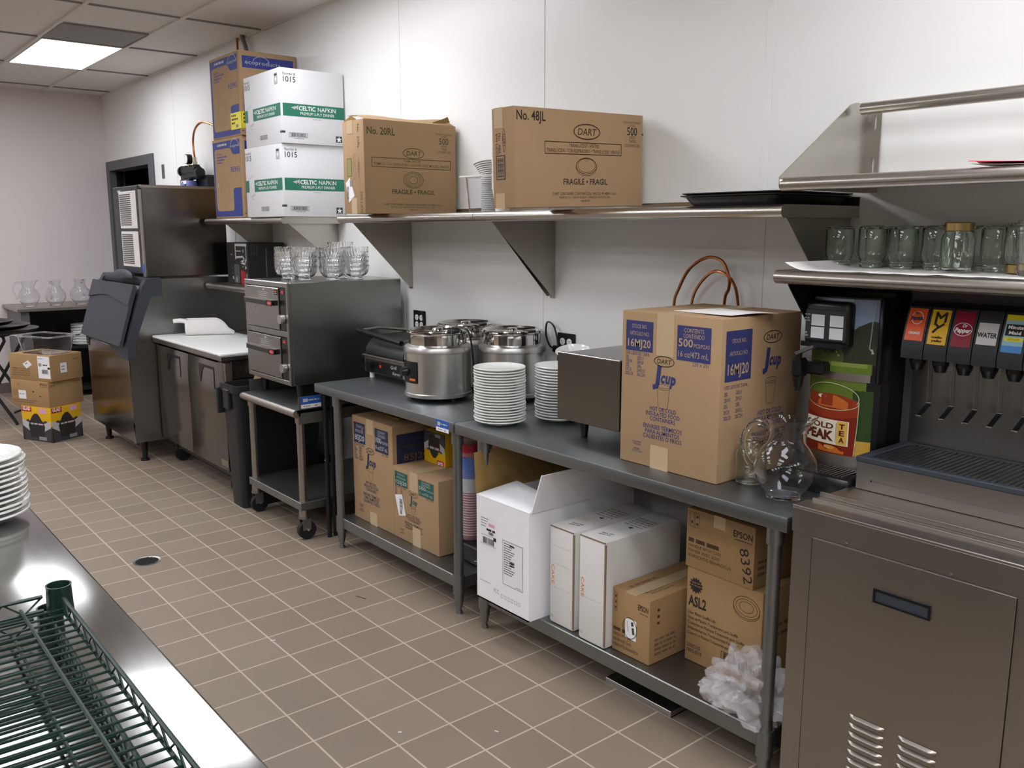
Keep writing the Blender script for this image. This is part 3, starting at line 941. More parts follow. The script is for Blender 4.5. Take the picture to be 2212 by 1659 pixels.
# ------------------------------------------------------------------ drawer warmer
t = thing('drawer_warmer', 'two drawer steel food warmer on black legs, bowls on top', 'food warmer', (-4.605, -.40, .719))
WX, WY, Z0, Z1 = .275, .35, .094, .645
s = MB().box(-WX, WX, -WY + .012, WY, Z0, Z1, steel, .004)
zm = (Z0 + Z1) / 2
for a in ((-WX, WX, Z1 - .028, Z1), (-WX, WX, Z0, Z0 + .026), (-WX - .0006, -WX + .02, Z0 - .0006, Z1 + .0006), (WX - .022, WX + .0006, Z0 - .0006, Z1 + .0006), (-WX + .01, WX - .01, zm - .016, zm + .016)):
    s.box(a[0], a[1], -WY - .004 - (.0006 if a[1] - a[0] < .05 else 0), -WY + .014, a[2], a[3], steel, .003)
s.build('body', t)
for zc in ((Z0 + .026 + zm - .016) / 2, (zm + .016 + Z1 - .028) / 2):
    hh = .112
    d = MB().box(-WX + .024, WX - .105, -WY - .008, -WY + .01, zc - hh, zc + hh, steel, .003)
    dr = d.build('drawer', t)
    hb = MB().prism([(-WX + .05, -WY - .008), (-WX + .04, -WY - .028), (WX - .20, -WY - .036), (WX - .125, -WY - .028), (WX - .13, -WY - .008), (WX - .135, -WY - .008), (WX - .14, -WY - .024), (WX - .2, -WY - .031), (-WX + .05, -WY - .023), (-WX + .058, -WY - .008)], 'z', zc + .018, zc + .044, dark_steel)  # darker steel carries the black reflection on the handle face
    hb.prism([(-WX + .05, -WY - .008), (-WX + .04, -WY - .030), (WX - .20, -WY - .038), (WX - .125, -WY - .030), (WX - .13, -WY - .008)], 'z', zc + .042, zc + .047, steel_soft)
    hn = hb.build('handle', dr, smooth=False)
    ik = Ink().face((-WX, -WY - .0375, 0), (1, 0, 0), (0, 0, 1))
    ik.rect(.36, zc + .016, .43, zc + .045, ink_k).disc(.396, zc + .031, .026, .011, red_dot, 1).dashes(.38, zc + .029, .032, .004, ink_pk, lay=2)
    ik.build(hn, 'badge')
    ik = Ink().face((-WX, -WY - .0085, 0), (1, 0, 0), (0, 0, 1))
    ik.frame(.19, zc + .052, .325, zc + .086, .002, ink_lg).dashes(.205, zc + .073, .10, .004, ink_lg).dashes(.205, zc + .063, .10, .004, ink_lg, seed=3)
    ik.disc(.265, zc + .098, .012, .005, ink_lg)
    if zc > zm:
        ik.rect(.40, zc + .075, .44, zc + .103, ink_k).rect(.405, zc + .09, .43, zc + .097, ink_or, 1).dashes(.41, zc + .081, .022, .004, ink_lg, lay=1)
    ik.build(dr, 'nameplate')
    cp = MB().box(WX - .095, WX - .025, -WY - .002, -WY + .012, zc - hh, zc + hh, black_pl2)
    c_ = cp.build('control_panel', t, smooth=False)
    MB().cyl((WX - .06, -WY - .028, zc - .05), (WX - .06, -WY - .003, zc - .05), .024, alu, r1=.026, n=20).build('knob', c_)
    MB().box(WX - .075, WX - .045, -WY - .005, -WY - .002, zc + .085, zc + .10, red_dot).build('indicator', c_, smooth=False)
for x in (-WX + .05, WX - .04):
    for y in (-WY + .07, WY - .06):
        MB().cyl((x, y, .0), (x, y, Z0 + .004), .0155, black_pl2, r1=.025, n=14).build('leg', t)

# ------------------------------------------------------------------ glass bowls on the warmer
def bowl():
    N_ = 48
    def rib(th, i, r):
        return r * (1 + (.022 * math.cos(N_ / 2 * th) if 5 <= i <= 9 else 0))
    out = [(.0, .0), (.034, .0), (.035, .004), (.031, .009), (.033, .014), (.054, .026), (.065, .042), (.069, .056), (.0705, .066), (.072, .074), (.0732, .079), (.0715, .0795)]
    inn = [(.0695, .076), (.0672, .066), (.0655, .056), (.0615, .044), (.051, .030), (.030, .019), (.0, .018)]
    return MB().lathe(out + inn, glass, N_, (0, 0, 0), rib)
ZW = .719 + .645
bm_ = bowl().build('glass_bowl')
first = True
for (x, y, n, nm) in ((-4.68, -.58, 5, 'leftmost stack on the warmer'), (-4.49, -.572, 5, 'front stack at the warmer edge'), (-4.397, -.447, 5, 'middle stack on the warmer'), (-4.425, -.285, 5, 'right-hand stack on the warmer'), (-4.575, -.30, 6, 'tall back stack on the warmer')):
    for i in range(n):
        lb = 'ribbed footed glass bowl inside the ' + nm
        if i == n - 1: lb = 'topmost ribbed glass bowl of the ' + nm
        if i == 0: lb = 'bottom ribbed glass bowl of the ' + nm
        tl = rnd.uniform(-.03, .03)
        L_ = (x + rnd.uniform(-.002, .002), y + rnd.uniform(-.002, .002), ZW + .001 + i * .0252)
        if first:
            o = tag(bm_, lb, 'bowl', 'glass bowls stacked on the warmer', L_); first = False
        else:
            o = dup(bm_, loc=L_, label=lb)
        o.rotation_euler = (tl * .3, tl * .3, rnd.uniform(0, 3))

# black carton on the lower shelf
t = thing('black_carton', 'black printed carton standing on the lower shelf behind the warmer', 'box', (-6.065, -.165, 1.2635))
MB().box(-.185, .185, -.135, .135, 0, .288, black_box, .003).build('body', t)
ik = Ink().face((-.185, -.135, 0), (1, 0, 0), (0, 0, 1))
ik.rect(0, 0, .37, .288, black_box2)
for a, c in ((.255, .282),):
    ik.rect(.15, .262, .35, .280, ink_lg, 1).rect(.15, .17, .165, .262, ink_lg, 1).rect(.335, .16, .345, .262, ink_lg, 1).rect(.17, .225, .25, .232, ink_lg, 1).rect(.28, .22, .30, .24, ink_gy, 1)
    ik.line([(.17, .185), (.28, .19), (.31, .17), (.24, .15), (.32, .14), (.33, .17)], .014, ink_lg, 1)
ik.text('3', .07, .21, .03, ink_lg, rot=-90, lay=1)
ik.text('5', .27, .125, .018, ink_w, rot=-90, lay=1).text('X', .31, .125, .028, ink_w, rot=-80, lay=1, bold=.02)
ik.rect(.24, .0, .285, .095, ink_r, 1).rect(.29, .02, .315, .09, ink_r, 1).rect(.33, .03, .345, .075, ink_gy, 1)
for i in range(7):
    ik.dashes(.125 + i * .013, .135, .13, .005, ink_gy, lay=1, rot=-90, seed=i)
ik.disc(.16, .03, .012, .022, ink_lg, 1).rect(.09, .03, .11, .05, ink_lg, 1)
ik.text('U', .085, .11, .014, ink_lg, rot=-90, lay=1).text('C', .085, .075, .014, ink_lg, rot=-90, lay=1)
ik.face((.185, -.135, 0), (0, 1, 0), (0, 0, 1))
ik.text('WARING', .215, .19, .026, ink_w, rot=-90, lay=1, wid=.115, bold=.02).frame(.205, .066, .25, .20, .0025, ink_lg)
ik.dashes(.195, .19, .11, .005, ink_gy, rot=-90, lay=1).dashes(.13, .25, .2, .004, ink_gy, rot=-90)
for i in range(3): ik.dashes(.02 + i * .02, .275, .07, .01, ink_dk, rot=-90, seed=i)
ik.build(t)

# ------------------------------------------------------------------ cartons
def carton(label, x0, x1, y0, y1, z0, h, m, name='cardboard_box', group=None, rz=0., bev=.0035, tilt=0.):
    t = thing(name, label, 'box', ((x0 + x1) / 2, (y0 + y1) / 2, z0), rz, group)
    if tilt: t.rotation_euler = (tilt, 0, rz)
    w_, d_ = x1 - x0, y1 - y0
    MB().box(-w_ / 2, w_ / 2, -d_ / 2, d_ / 2, 0, h, m, bev, 2).build('box_body', t)
    return t, w_, d_
def FRONT(ik, w_, d_):
    return ik.face((-w_ / 2, -d_ / 2, 0), (1, 0, 0), (0, 0, 1))
def RIGHT(ik, w_, d_):
    return ik.face((w_ / 2, -d_ / 2, 0), (0, 1, 0), (0, 0, 1))
def TOP(ik, w_, d_, h):
    return ik.face((-w_ / 2, -d_ / 2, h), (1, 0, 0), (0, 1, 0))
def taped(t, w_, d_, h, face, u, du, v0, v1, m=None, lab=None):
    """a strip of tape on the front / right face (v from the bottom), or on the top"""
    b = MB(); e = .0011
    m = m or tape
    if face == 'F':
        b.box(-w_ / 2 + u - du, -w_ / 2 + u + du, -d_ / 2 - e, -d_ / 2 + .001, v0, v1, m)
    elif face == 'R':
        b.box(w_ / 2 - .001, w_ / 2 + e, -d_ / 2 + u - du, -d_ / 2 + u + du, v0, v1, m)
    else:
        b.box(-w_ / 2 + u - du, -w_ / 2 + u + du, -d_ / 2 + v0, -d_ / 2 + v1, h - .001, h + e, m)
    return b.build('packing_tape', t, smooth=False)

def dart_oval(ik, u, v, rw, m, th=.004, lay=0):
    rh = rw * .42
    ik.ring(u, v, rw, rh, th, m, lay).text('DART', u, v - rh * .42, rh * .84, m, wid=rw * 1.35, al='C', bold=.01, shear=.15, lay=lay)
    return ik
def jcup_logo(ik, u, v, s, m, lay=0):
    ik.text('J', u - s * .95, v - s * .45, s * 1.15, m, sx=1.0, bold=.06, shear=.12, lay=lay)
    ik.text('c', u - s * .30, v - s * .38, s * .75, m, sx=.8, bold=.04, shear=.2, lay=lay)
    ik.text('u', u + s * .12, v - s * .38, s * .75, m, sx=.8, bold=.04, shear=.2, lay=lay)
    ik.text('p', u + s * .58, v - s * .42, s * .75, m, sx=.8, bold=.05, shear=.15, lay=lay)
    return ik
def cup_drawing(ik, u, v, s, m, bowl_=False):
    k = .9 if not bowl_ else .72
    hh = s * (1.25 if not bowl_ else .85)
    ik.ring(u, v + hh / 2, s * .5, s * .13, .0012, m)
    ik.ring(u, v + hh / 2 - s * .10, s * .5, s * .13, .0012, m, a0=180, a1=360)
    ik.line([(u - s * .46, v + hh / 2 - s * .1), (u - s * .5 * k * .78, v - hh / 2)], .0012, m)
    ik.line([(u + s * .46, v + hh / 2 - s * .1), (u + s * .5 * k * .78, v - hh / 2)], .0012, m)
    ik.ring(u, v - hh / 2, s * .5 * k * .78, s * .1, .0012, m, a0=180, a1=360)
def foam_face(ik, w_, h, code, cnt, size, packs, sq, txt, dark, logo, big=True, bowl_=False):
    """printing of the foam cup cartons; fractions of the face"""
    S = h / .518
    ik.rect(.045 * w_, .745 * h, .335 * w_, .94 * h, sq).rect(.58 * w_, .725 * h, .905 * w_, .94 * h, sq)
    ik.text('STOCK NO.', .19 * w_, .892 * h, .0135 * S, txt, al='C', wid=.16 * w_, lay=1)
    ik.text('ARTICULO NO.', .19 * w_, .846 * h, .0135 * S, txt, al='C', wid=.21 * w_, lay=1)
    ik.text(code, .19 * w_, .772 * h, .026 * S, txt, al='C', wid=.245 * w_, lay=1, bold=.012)
    ik.text('CONTENTS', .742 * w_, .900 * h, .0135 * S, txt, al='C', wid=.19 * w_, lay=1)
    ik.text('CONTENIDO', .742 * w_, .866 * h, .0135 * S, txt, al='C', wid=.20 * w_, lay=1)
    ik.text(cnt, .595 * w_, .812 * h, .025 * S, txt, wid=.14 * w_, lay=1, bold=.012)
    ik.text('PCS/PZAS', .745 * w_, .812 * h, .0125 * S, txt, wid=.15 * w_, lay=1)
    ik.text(size, .742 * w_, .748 * h, .019 * S, txt, al='C', wid=.29 * w_, lay=1)
    ik.text(packs, .89 * w_, .700 * h, .0125 * S, dark, al='R', wid=.15 * w_)
    ik.text('USE LID/USE TAPA:', .045 * w_, .718 * h, .012 * S, dark, wid=.26 * w_)
    for i, (a, c) in enumerate((('20JL', '20DLV'), ('20JLNV', '20HLB'), ('20SL', '20RL'), ('20CLR', '20HDLC'), ('20DLCR', '20LCDH'))):
        ik.text(a, .045 * w_, (.690 - .027 * i) * h, .0115 * S, dark, sx=.6)
        ik.text(c, .172 * w_, (.690 - .027 * i) * h, .0115 * S, dark, sx=.6)
    dart_oval(ik, .455 * w_, .70 * h, .105 * w_, ink_k, .003 * S)
    jcup_logo(ik, .455 * w_, .60 * h, .048 * S * (w_ / .41) ** .5, logo)
    cup_drawing(ik, .455 * w_, .475 * h, .056 * S, ink_k, bowl_)
    for i, (s_, ww) in enumerate((('HOT OR COLD', .27), ('INSULATED FOOD', .35), ('CONTAINERS', .26))):
        ik.text(s_, .455 * w_, (.377 - .033 * i) * h, .0140 * S, dark, al='C', wid=ww * w_, bold=.012)
    for i, (s_, ww) in enumerate((('ENVASES T\u00c9RMICOS', .40), ('PARA ALIMENTOS', .355), ('CALIENTES O FR\u00cdOS', .40))):
        ik.text(s_, .455 * w_, (.258 - .033 * i) * h, .0140 * S, dark, al='C', wid=ww * w_, bold=.012)
    for i, (s_, ww) in enumerate((('PLACE PRINT', .10), ('TAPE HERE', .085), ('', 0), ('ADHIERA', .075), ('ETIQUETA AQUI', .115))):
        if s_: ik.text(s_, .19 * w_, (.142 - .0155 * i) * h, .0062 * S, dark, al='C', wid=ww * w_)

# tall foam cup carton on the near table
t, w_, d_ = carton('tall brown carton with blue stock panels, standing on the nearer steel table', -2.053, -1.641, -.616, -.19, .856, .518, card)
h = .518
ik = Ink()
FRONT(ik, w_, d_)
foam_face(ik, w_, h, '16MJ20', '500', '16 oz/473 mL', '(20 x 25)', ink_n, ink_tan, ink_n, ink_n)
RIGHT(ik, w_, d_)
ik.rect(.05 * d_, .62 * h, .36 * d_, .925 * h, ink_n)
ik.text('STOCK NO.', .205 * d_, .85 * h, .0135, ink_tan, al='C', wid=.17 * d_, lay=1).text('ARTICULO NO.', .205 * d_, .775 * h, .0135, ink_tan, al='C', wid=.22 * d_, lay=1).text('16MJ20', .205 * d_, .66 * h, .034, ink_tan, al='C', wid=.25 * d_, lay=1, bold=.012)
ik.text('USE LID/USE TAPA:', .05 * d_, .575 * h, .012, ink_n, wid=.28 * d_)
for i, (a, c) in enumerate((('20JL', '20DLV'), ('20JLNV', '20HLB'), ('20SL', '20RL'), ('20CLR', '20HDLC'), ('20DLCR', '20LCDH'))):
    ik.text(a, .05 * d_, (.535 - .037 * i) * h, .0125, ink_n, sx=.6).text(c, .19 * d_, (.535 - .037 * i) * h, .0125, ink_n, sx=.6)
dart_oval(ik, .62 * d_, .86 * h, .05, ink_k, .003)
jcup_logo(ik, .62 * d_, .72 * h, .05, ink_n)
cup_drawing(ik, .62 * d_, .52 * h, .06, ink_k)
for i, (s_, ww) in enumerate((('HOT OR COLD', .30), ('INSULATED FOOD', .38), ('CONTAINERS', .28))):
    ik.text(s_, .62 * d_, (.375 - .04 * i) * h, .0155, ink_n, al='C', wid=ww * d_, bold=.012)
for i, (s_, ww) in enumerate((('ENVASES T\u00c9RMICOS', .42), ('PARA ALIMENTOS', .37), ('CALIENTES O FR\u00cdOS', .42))):
    ik.text(s_, .62 * d_, (.24 - .04 * i) * h, .0155, ink_n, al='C', wid=ww * d_, bold=.012)
TOP(ik, w_, d_, h)
ik.rect(.02 * w_, .497 * d_, .98 * w_, .503 * d_, card_edge)
ik.build(t)
taped(t, w_, d_, h, 'F', .46 * w_, .036, .735 * h, h + .001)
taped(t, w_, d_, h, 'F', .43 * w_, .038, -.001, .15 * h)
taped(t, w_, d_, h, 'T', .46 * w_, .036, -.001, d_)
def pap(u, v):
    return (-.145 + .26 * u + .02 * v, -.10 + .19 * v, .0008 + .004 * math.sin(2.2 * u) * math.sin(PI * v) + .004 * u * u)
o = MB().sheet(pap, 10, 8, paper_w, .0004).build('paper_sheet')
tag(o, 'white printed sheet lying on top of the tall blue-labelled carton', 'paper', None, (-1.755, -.44, .8565 + h + .001), R(-8))

# ---- cartons on the shelves
S1 = SZ + .001
t, w_, d_ = carton('lower of two white napkin cartons with a green band on the far shelf', -5.555, -5.02, -.425, -.012, S1, .428, card_np, 'napkin_carton', 'white napkin cartons')
def napkin_ink(w_, d_, h):
    ik = Ink()
    def band(W, a0, a1):
        ik.rect(a0, .365 * h, a1, .535 * h, ink_gr)
    def face(W, full):
        if full:
            band(W, .012, W)
            c = .53 * W
            ik.poly([(c - .155, .48 * h), (c - .125, .505 * h), (c - .128, .455 * h)], ink_lg, 1).poly([(c - .13, .487 * h), (c - .108, .52 * h), (c - .11, .452 * h)], ink_lg, 1)
            ik.text('CELTIC', c - .105, .452 * h, .0245, ink_w, wid=.108, bold=.022, lay=1).text('NAPKIN', c + .018, .452 * h, .0245, ink_w, wid=.118, lay=1)
            ik.text('PREMIUM 2-PLY DINNER', c + .015, .392 * h, .0165, ink_w, al='C', wid=.225, lay=1)
            ik.text('Reorder #', .02, .905 * h, .0165, ink_dk, wid=.078).text('1015', .02, .815 * h, .032, ink_dk, wid=.080, bold=.01)
            ik.frame(.045, .085 * h, .165, .145 * h, .0018, ink_dk).bars(.055, .093 * h, .155, .138 * h, ink_dk, seed=4).dashes(.075, .065 * h, .065, .004, ink_gy)
            ik.rect(W - .062, .02 * h, W - .018, .135 * h, ink_dk).rect(W - .060, .022 * h, W - .020, .045 * h, label_w, 1).star(W - .040, .088 * h, .019, .0085, 5, label_w, 1).dashes(W - .04, .028 * h, .03, .003, ink_dk, al='C', lay=2)
            ik.dashes(c - .02, .335 * h, .055, .003, ink_gy)
        else:
            k = W / .535
            band(W, 0, .05 * k); band(W, .13 * k, W - .004)
            ik.poly([(.14 * k, .48 * h), (.175 * k, .51 * h), (.172 * k, .45 * h)], ink_lg, 1)
            ik.text('CELTIC', .18 * k, .452 * h, .0245, ink_w, wid=.125 * k, bold=.022, lay=1).text('NAPKIN', .32 * k, .452 * h, .0245, ink_w, wid=.145 * k, lay=1)
            ik.text('PREMIUM 2-PLY DINNER', .32 * k, .392 * h, .0165, ink_w, al='C', wid=.26 * k, lay=1)
            ik.text('Reorder #', .012, .905 * h, .0165, ink_dk, wid=.085 * k).text('1015', .012, .815 * h, .032, ink_dk, wid=.085 * k, bold=.01)
            ik.rect(W - .075, .79 * h, W - .03, .935 * h, ink_lg).frame(W - .075, .79 * h, W - .03, .935 * h, .002, ink_gy, 1).star(W - .052, .855 * h, .018, .008, 5, label_w, 1).rect(W - .07, .90 * h, W - .035, .925 * h, ink_dk, 1)
            ik.frame(.22 * k, .085 * h, .33 * k, .145 * h, .0018, ink_dk).bars(.225 * k, .093 * h, .325 * k, .138 * h, ink_gy, seed=4)
            ik.rect(W - .02, .135 * h, W - .001, .165 * h, ink_dk)
            ik.line([(.055 * k, .555 * h), (.11 * k, .60 * h)], .004, ink_lg).line([(.08 * k, .30 * h), (.13 * k, .33 * h)], .012, ink_lg).dashes(.09 * k, .255 * h, .03, .006, ink_lg)
    FRONT(ik, w_, d_); face(w_, False)
    RIGHT(ik, w_, d_); face(d_, True)
    ik.rect(0.0, .135 * h, .022, .165 * h, ink_dk)
    return ik
napkin_ink(w_, d_, .428).build(t)
dup(t, loc=(t.location.x + .02, t.location.y + .004, S1 + .4285), rot=(0, 0, R(-.8)), label='upper of two white napkin cartons with a green band on the far shelf')

t, w_, d_ = carton('lower of two tall brown cartons with blue print on the far shelf', -6.14, -5.645, -.405, -.012, S1, .523, card, 'tall_carton', 'tall brown cartons with blue print')
def eco_ink(w_, d_, h):
    ik = Ink()
    FRONT(ik, w_, d_)
    ik.rect(.01, .02 * h, w_ - .03, .965 * h, ink_bt)
    u0, u1, v0, v1 = .035, w_ - .035, .09 * h, .83 * h
    ik.poly([(u0, v0 + .03), (u0 + .008, v0 + .008), (u0 + .03, v0), (.62 * w_, v0), (.655 * w_, v0 + .006), (.67 * w_, v0 + .03), (.67 * w_, .34 * h), (.69 * w_, .365 * h), (.73 * w_, .375 * h), (w_ - .03, .375 * h),
             (w_ - .03, .785 * h), (.74 * w_, .785 * h), (.69 * w_, .80 * h), (.63 * w_, .86 * h), (.58 * w_, .875 * h), (u0 + .03, .875 * h), (u0 + .008, .865 * h), (u0, .85 * h)], card, 1)
    ik.dashes(.09, .91 * h, .16, .014, ink_lg, lay=1)
    ik.ring(.77 * w_, .89 * h, .07, .045, .004, ink_lg, 1, 10, 170).text('ecoprod', .77 * w_, .875 * h, .02, ink_lg, al='C', wid=.15, lay=1)
    ik.text('REGAL', .08, .80 * h, .014, ink_bt, wid=.085, lay=2)
    for i, q in enumerate((.17, .12, .08)):
        ik.dashes(.08, (.765 - .035 * i) * h, q, .009, ink_bt, lay=2, seed=i)
    ik.text('RE993', .62 * w_, .575 * h, .032, ink_bt, wid=.14, bold=.012, lay=2)
    ik.ring(.38 * w_, .28 * h, .085, .075, .002, ink_f, 2).line([(.24 * w_, .30 * h), (.26 * w_, .42 * h), (.34 * w_, .52 * h), (.52 * w_, .40 * h), (.52 * w_, .28 * h), (.36 * w_, .20 * h), (.24 * w_, .30 * h)], .002, ink_f, 2).line([(.26 * w_, .42 * h), (.24 * w_, .56 * h), (.34 * w_, .58 * h)], .002, ink_f, 2)
    RIGHT(ik, w_, d_)
    ik.rect(.02, .80 * h, d_ - .02, .94 * h, ink_bt).text('ecoproducts', .04, .845 * h, .026, ink_lg, wid=.24, lay=1).ring(.15, .86 * h, .06, .045, .003, ink_lg, 1, 20, 160)
    ik.rect(.02, .02 * h, .05, .37 * h, ink_bt).rect(0.0, .045 * h, .012, .055 * h, ink_k)
    return ik
eco_ink(w_, d_, .523).build(t)
t2 = dup(t, loc=(t.location.x + .022, t.location.y + .002, S1 + .524), label='upper of two tall brown cartons, with a yellow sticker on its corner')
ik = Ink()
FRONT(ik, w_, d_)
ik.rect(w_ - .17, .08 * .523, w_, .28 * .523, ink_y, 5)
for i in range(3):
    ik.dashes(w_ - .155, (.235 - .045 * i) * .523, (.07, .10, .06)[i], .011, ink_dk, lay=6, seed=i)
ik.rect(w_ - .09, .10 * .523, w_ - .05, .135 * .523, ink_gy, 6)
RIGHT(ik, w_, d_)
ik.rect(0, .08 * .523, .13, .28 * .523, ink_y, 5)
for i in range(3):
    ik.dashes(.01, (.235 - .045 * i) * .523, .09, .012, ink_dk, lay=6, seed=i + 5)
ik.build(t2, 'yellow_sticker')

# green-lettered lid carton
h = .447
t, w_, d_ = carton('brown lid carton with green lettering and a torn open top on the middle shelf', -4.022, -3.818, -.568, -.022, S1, h, card, 'lid_carton')
ik = Ink()
RIGHT(ik, w_, d_)
ik.text('No. 20RL', .035 * d_, .845 * h, .034, ink_g, wid=.29 * d_, bold=.012)
ik.text('CONTENTS / CONTENIDO', .86 * d_, .885 * h, .009, ink_gf, al='C', wid=.19 * d_).text('CONTENU', .86 * d_, .862 * h, .008, ink_gf, al='C', wid=.07 * d_)
ik.text('500', .86 * d_, .785 * h, .031, ink_g, al='C', wid=.105 * d_, bold=.01).text('LIDS', .86 * d_, .755 * h, .011, ink_gf, al='C', wid=.055 * d_).text('TAPAS', .86 * d_, .722 * h, .011, ink_gf, al='C', wid=.07 * d_).text('COUVERCLES', .86 * d_, .688 * h, .011, ink_gf, al='C', wid=.155 * d_)
dart_oval(ik, .52 * d_, .665 * h, .115 * d_, ink_g, .0035)
ik.frame(.075 * d_, .50 * h, .935 * d_, .605 * h, .003, ink_g)
ik.text('FOAM / VENTED', .505 * d_, .565 * h, .0105, ink_gf, al='C', wid=.19 * d_, bold=.005).text('T\u00c9RMICA / CON RESPIRADERO \u2022 COUVERCLE DE MOUSSE / VENTIL\u00c9', .505 * d_, .522 * h, .0125, ink_gf, al='C', wid=.82 * d_, bold=.005)
ik.ring(.515 * d_, .375 * h, .112 * d_, .092 * h, .003, ink_gf).ring(.515 * d_, .375 * h, .095 * d_, .078 * h, .002, ink_gf).ring(.515 * d_, .375 * h, .05 * d_, .042 * h, .003, ink_gf)
for i in range(14):
    a = 2 * PI * i / 14
    ik.ring(.515 * d_ + .074 * d_ * math.cos(a), .375 * h + .061 * h * math.sin(a), .012 * d_, .014 * h, .0018, ink_gf, n=10)
ik.text('FRAGILE \u2022 FRAGIL', .515 * d_, .218 * h, .0215, ink_g, al='C', wid=.47 * d_, bold=.012)
ik.text('DART CONTAINER CORPORATION, MASON, MI 48854 U.S.A.', .51 * d_, .092 * h, .010, ink_g, al='C', wid=.62 * d_, shear=.1).text('MADE IN U.S.A. / HECHO EN EE.UU. / FABRIQU\u00c9 AUX \u00c9TATS-UNIS', .51 * d_, .066 * h, .008, ink_gf, al='C', wid=.48 * d_).text('www.dart.biz', .51 * d_, .04 * h, .008, ink_g, al='C', wid=.09 * d_)
FRONT(ik, w_, d_)
ik.text('No  20RL', .145, .95 * h, .020, ink_g, rot=-90, wid=.115).text('500 LIDS', .162, .24 * h, .020, ink_g, rot=-90, wid=.105)
dart_oval(ik, 0, 0, .001, ink_gf)
ik.ring(.152, .49 * h, .009, .048, .0025, ink_gf).text('DART', .147, .545 * h, .013, ink_gf, rot=-90, wid=.05)
ik.rect(.038, .405 * h, .085, .60 * h, ink_gf).rect(.042, .412 * h, .081, .592 * h, mat('label_olive_tint', '#8b8a58', .8), 1)
ik.frame(.105, .37 * h, .122, .64 * h, .0015, ink_gf)
ik.poly([(.02, .335 * h), (.062, .395 * h), (.105, .195 * h), (.05, .125 * h)], label_w, 1)
ik.bars(.033, .16 * h, .05, .30 * h, ink_dk, 2, 3, True).rect(.062, .295 * h, .085, .365 * h, ink_gy, 2)
ik.build(t)
taped(t, w_, d_, h, 'F', .075, .028, .86 * h, h + .001)
taped(t, w_, d_, h, 'F', .10, .026, -.001, .17 * h)
# ragged top flaps
f = MB()
f.prism([(-w_ / 2, h - .003), (-w_ / 2 + .085, h + .022), (.03, h + .004), (.03, h - .003)], 'y', -d_ / 2 + .002, -d_ / 2 + .004, card_in)
def fl(u, v):
    y = -d_ / 2 + .02 + (d_ - .03) * u
    return (w_ / 2 - .002 - .18 * v, y, h + .001 + (.028 + .008 * math.sin(7 * u) + .014 * max(0, math.sin(3 * u + 5.2))) * math.sin(min(1, v * 1.2) * PI / 2))
f.sheet(fl, 14, 4, card, .003)
f.build('torn_flaps', t)
b = MB()
b.prism([(-d_ / 2 + .42, h + .012), (-d_ / 2 + .50, h + .040), (-d_ / 2 + .515, h + .048), (-d_ / 2 + .53, h + .02), (-d_ / 2 + .46, h + .006)], 'x', w_ / 2 - .03, w_ / 2 - .027, card_in)
b.build('flap_scrap', t)

# wide brown lid carton, tipped slightly on the shelf upturn
h = .357
tl = R(1.5)
t, w_, d_ = carton('wide brown lid carton with black lettering overhanging the shelf beside the trays', -2.632, -2.506, -.705, -.025, S1 + .001, h, card, 'lid_carton')
t.rotation_euler = (tl, 0, 0)
t.location = (-2.569, -.372, S1 + .0095)
ik = Ink()
RIGHT(ik, w_, d_)
ik.text('No. 48JL', .02 * d_, .87 * h, .034, ink_k, wid=.205 * d_, bold=.014)
ik.text('CONTENTS/CONTENIDO', .905 * d_, .90 * h, .0085, ink_f, al='C', wid=.145 * d_).text('CONTENU', .905 * d_, .868 * h, .0085, ink_f, al='C', wid=.06 * d_)
ik.text('500', .905 * d_, .775 * h, .031, ink_k, al='C', wid=.085 * d_, bold=.012).text('LIDS', .905 * d_, .738 * h, .0115, ink_b, al='C', wid=.045 * d_).text('TAPAS', .905 * d_, .695 * h, .0115, ink_b, al='C', wid=.062 * d_).text('COUVERCLES', .905 * d_, .648 * h, .0115, ink_b, al='C', wid=.13 * d_)
dart_oval(ik, .535 * d_, .785 * h, .105 * d_, ink_b, .005)
ik.frame(.215 * d_, .545 * h, .815 * d_, .675 * h, .0035, ink_b)
ik.text('TRANSLUCENT / VENTED', .515 * d_, .622 * h, .0125, ink_b, al='C', wid=.235 * d_, bold=.006).text('TRANSL\u00daCIDA / CON RESPIRADERO \u2022 TRANSLUCIDE / VENTIL\u00c9', .515 * d_, .566 * h, .0135, ink_b, al='C', wid=.57 * d_, bold=.006)
ik.ring(.53 * d_, .43 * h, .082 * d_, .088 * h, .003, ink_b).ring(.53 * d_, .415 * h, .082 * d_, .09 * h, .002, ink_b, a0=170, a1=370).ring(.53 * d_, .435 * h, .07 * d_, .075 * h, .002, ink_b).ring(.53 * d_, .49 * h, .02 * d_, .012 * h, .0015, ink_f)
ik.text('FRAGILE \u2022 FRAGIL', .525 * d_, .235 * h, .0215, ink_k, al='C', wid=.345 * d_, bold=.014)
ik.text('DART CONTAINER CORPORATION, MASON, MI 48854 U.S.A.', .52 * d_, .125 * h, .0105, ink_k, al='C', wid=.50 * d_, shear=.12).text('MADE IN U.S.A. / HECHO EN EE.UU. / FABRIQU\u00c9 AUX \u00c9TATS-UNIS', .52 * d_, .09 * h, .008, ink_b, al='C', wid=.40 * d_).text('www.dart.biz', .52 * d_, .055 * h, .008, ink_k, al='C', wid=.07 * d_)
ik.rect(d_ - .008, .78 * h, d_, .80 * h, ink_k)
FRONT(ik, w_, d_)
ik.text('No  48JL', .038, .75 * h, .012, ink_k, rot=-90, wid=.075).text('500 LIDS', .022, .75 * h, .012, ink_k, rot=-90, wid=.075)
ik.ring(.07, .675 * h, .0085, .042, .0025, ink_k).text('DART', .066, .735 * h, .011, ink_k, rot=-90, wid=.046)
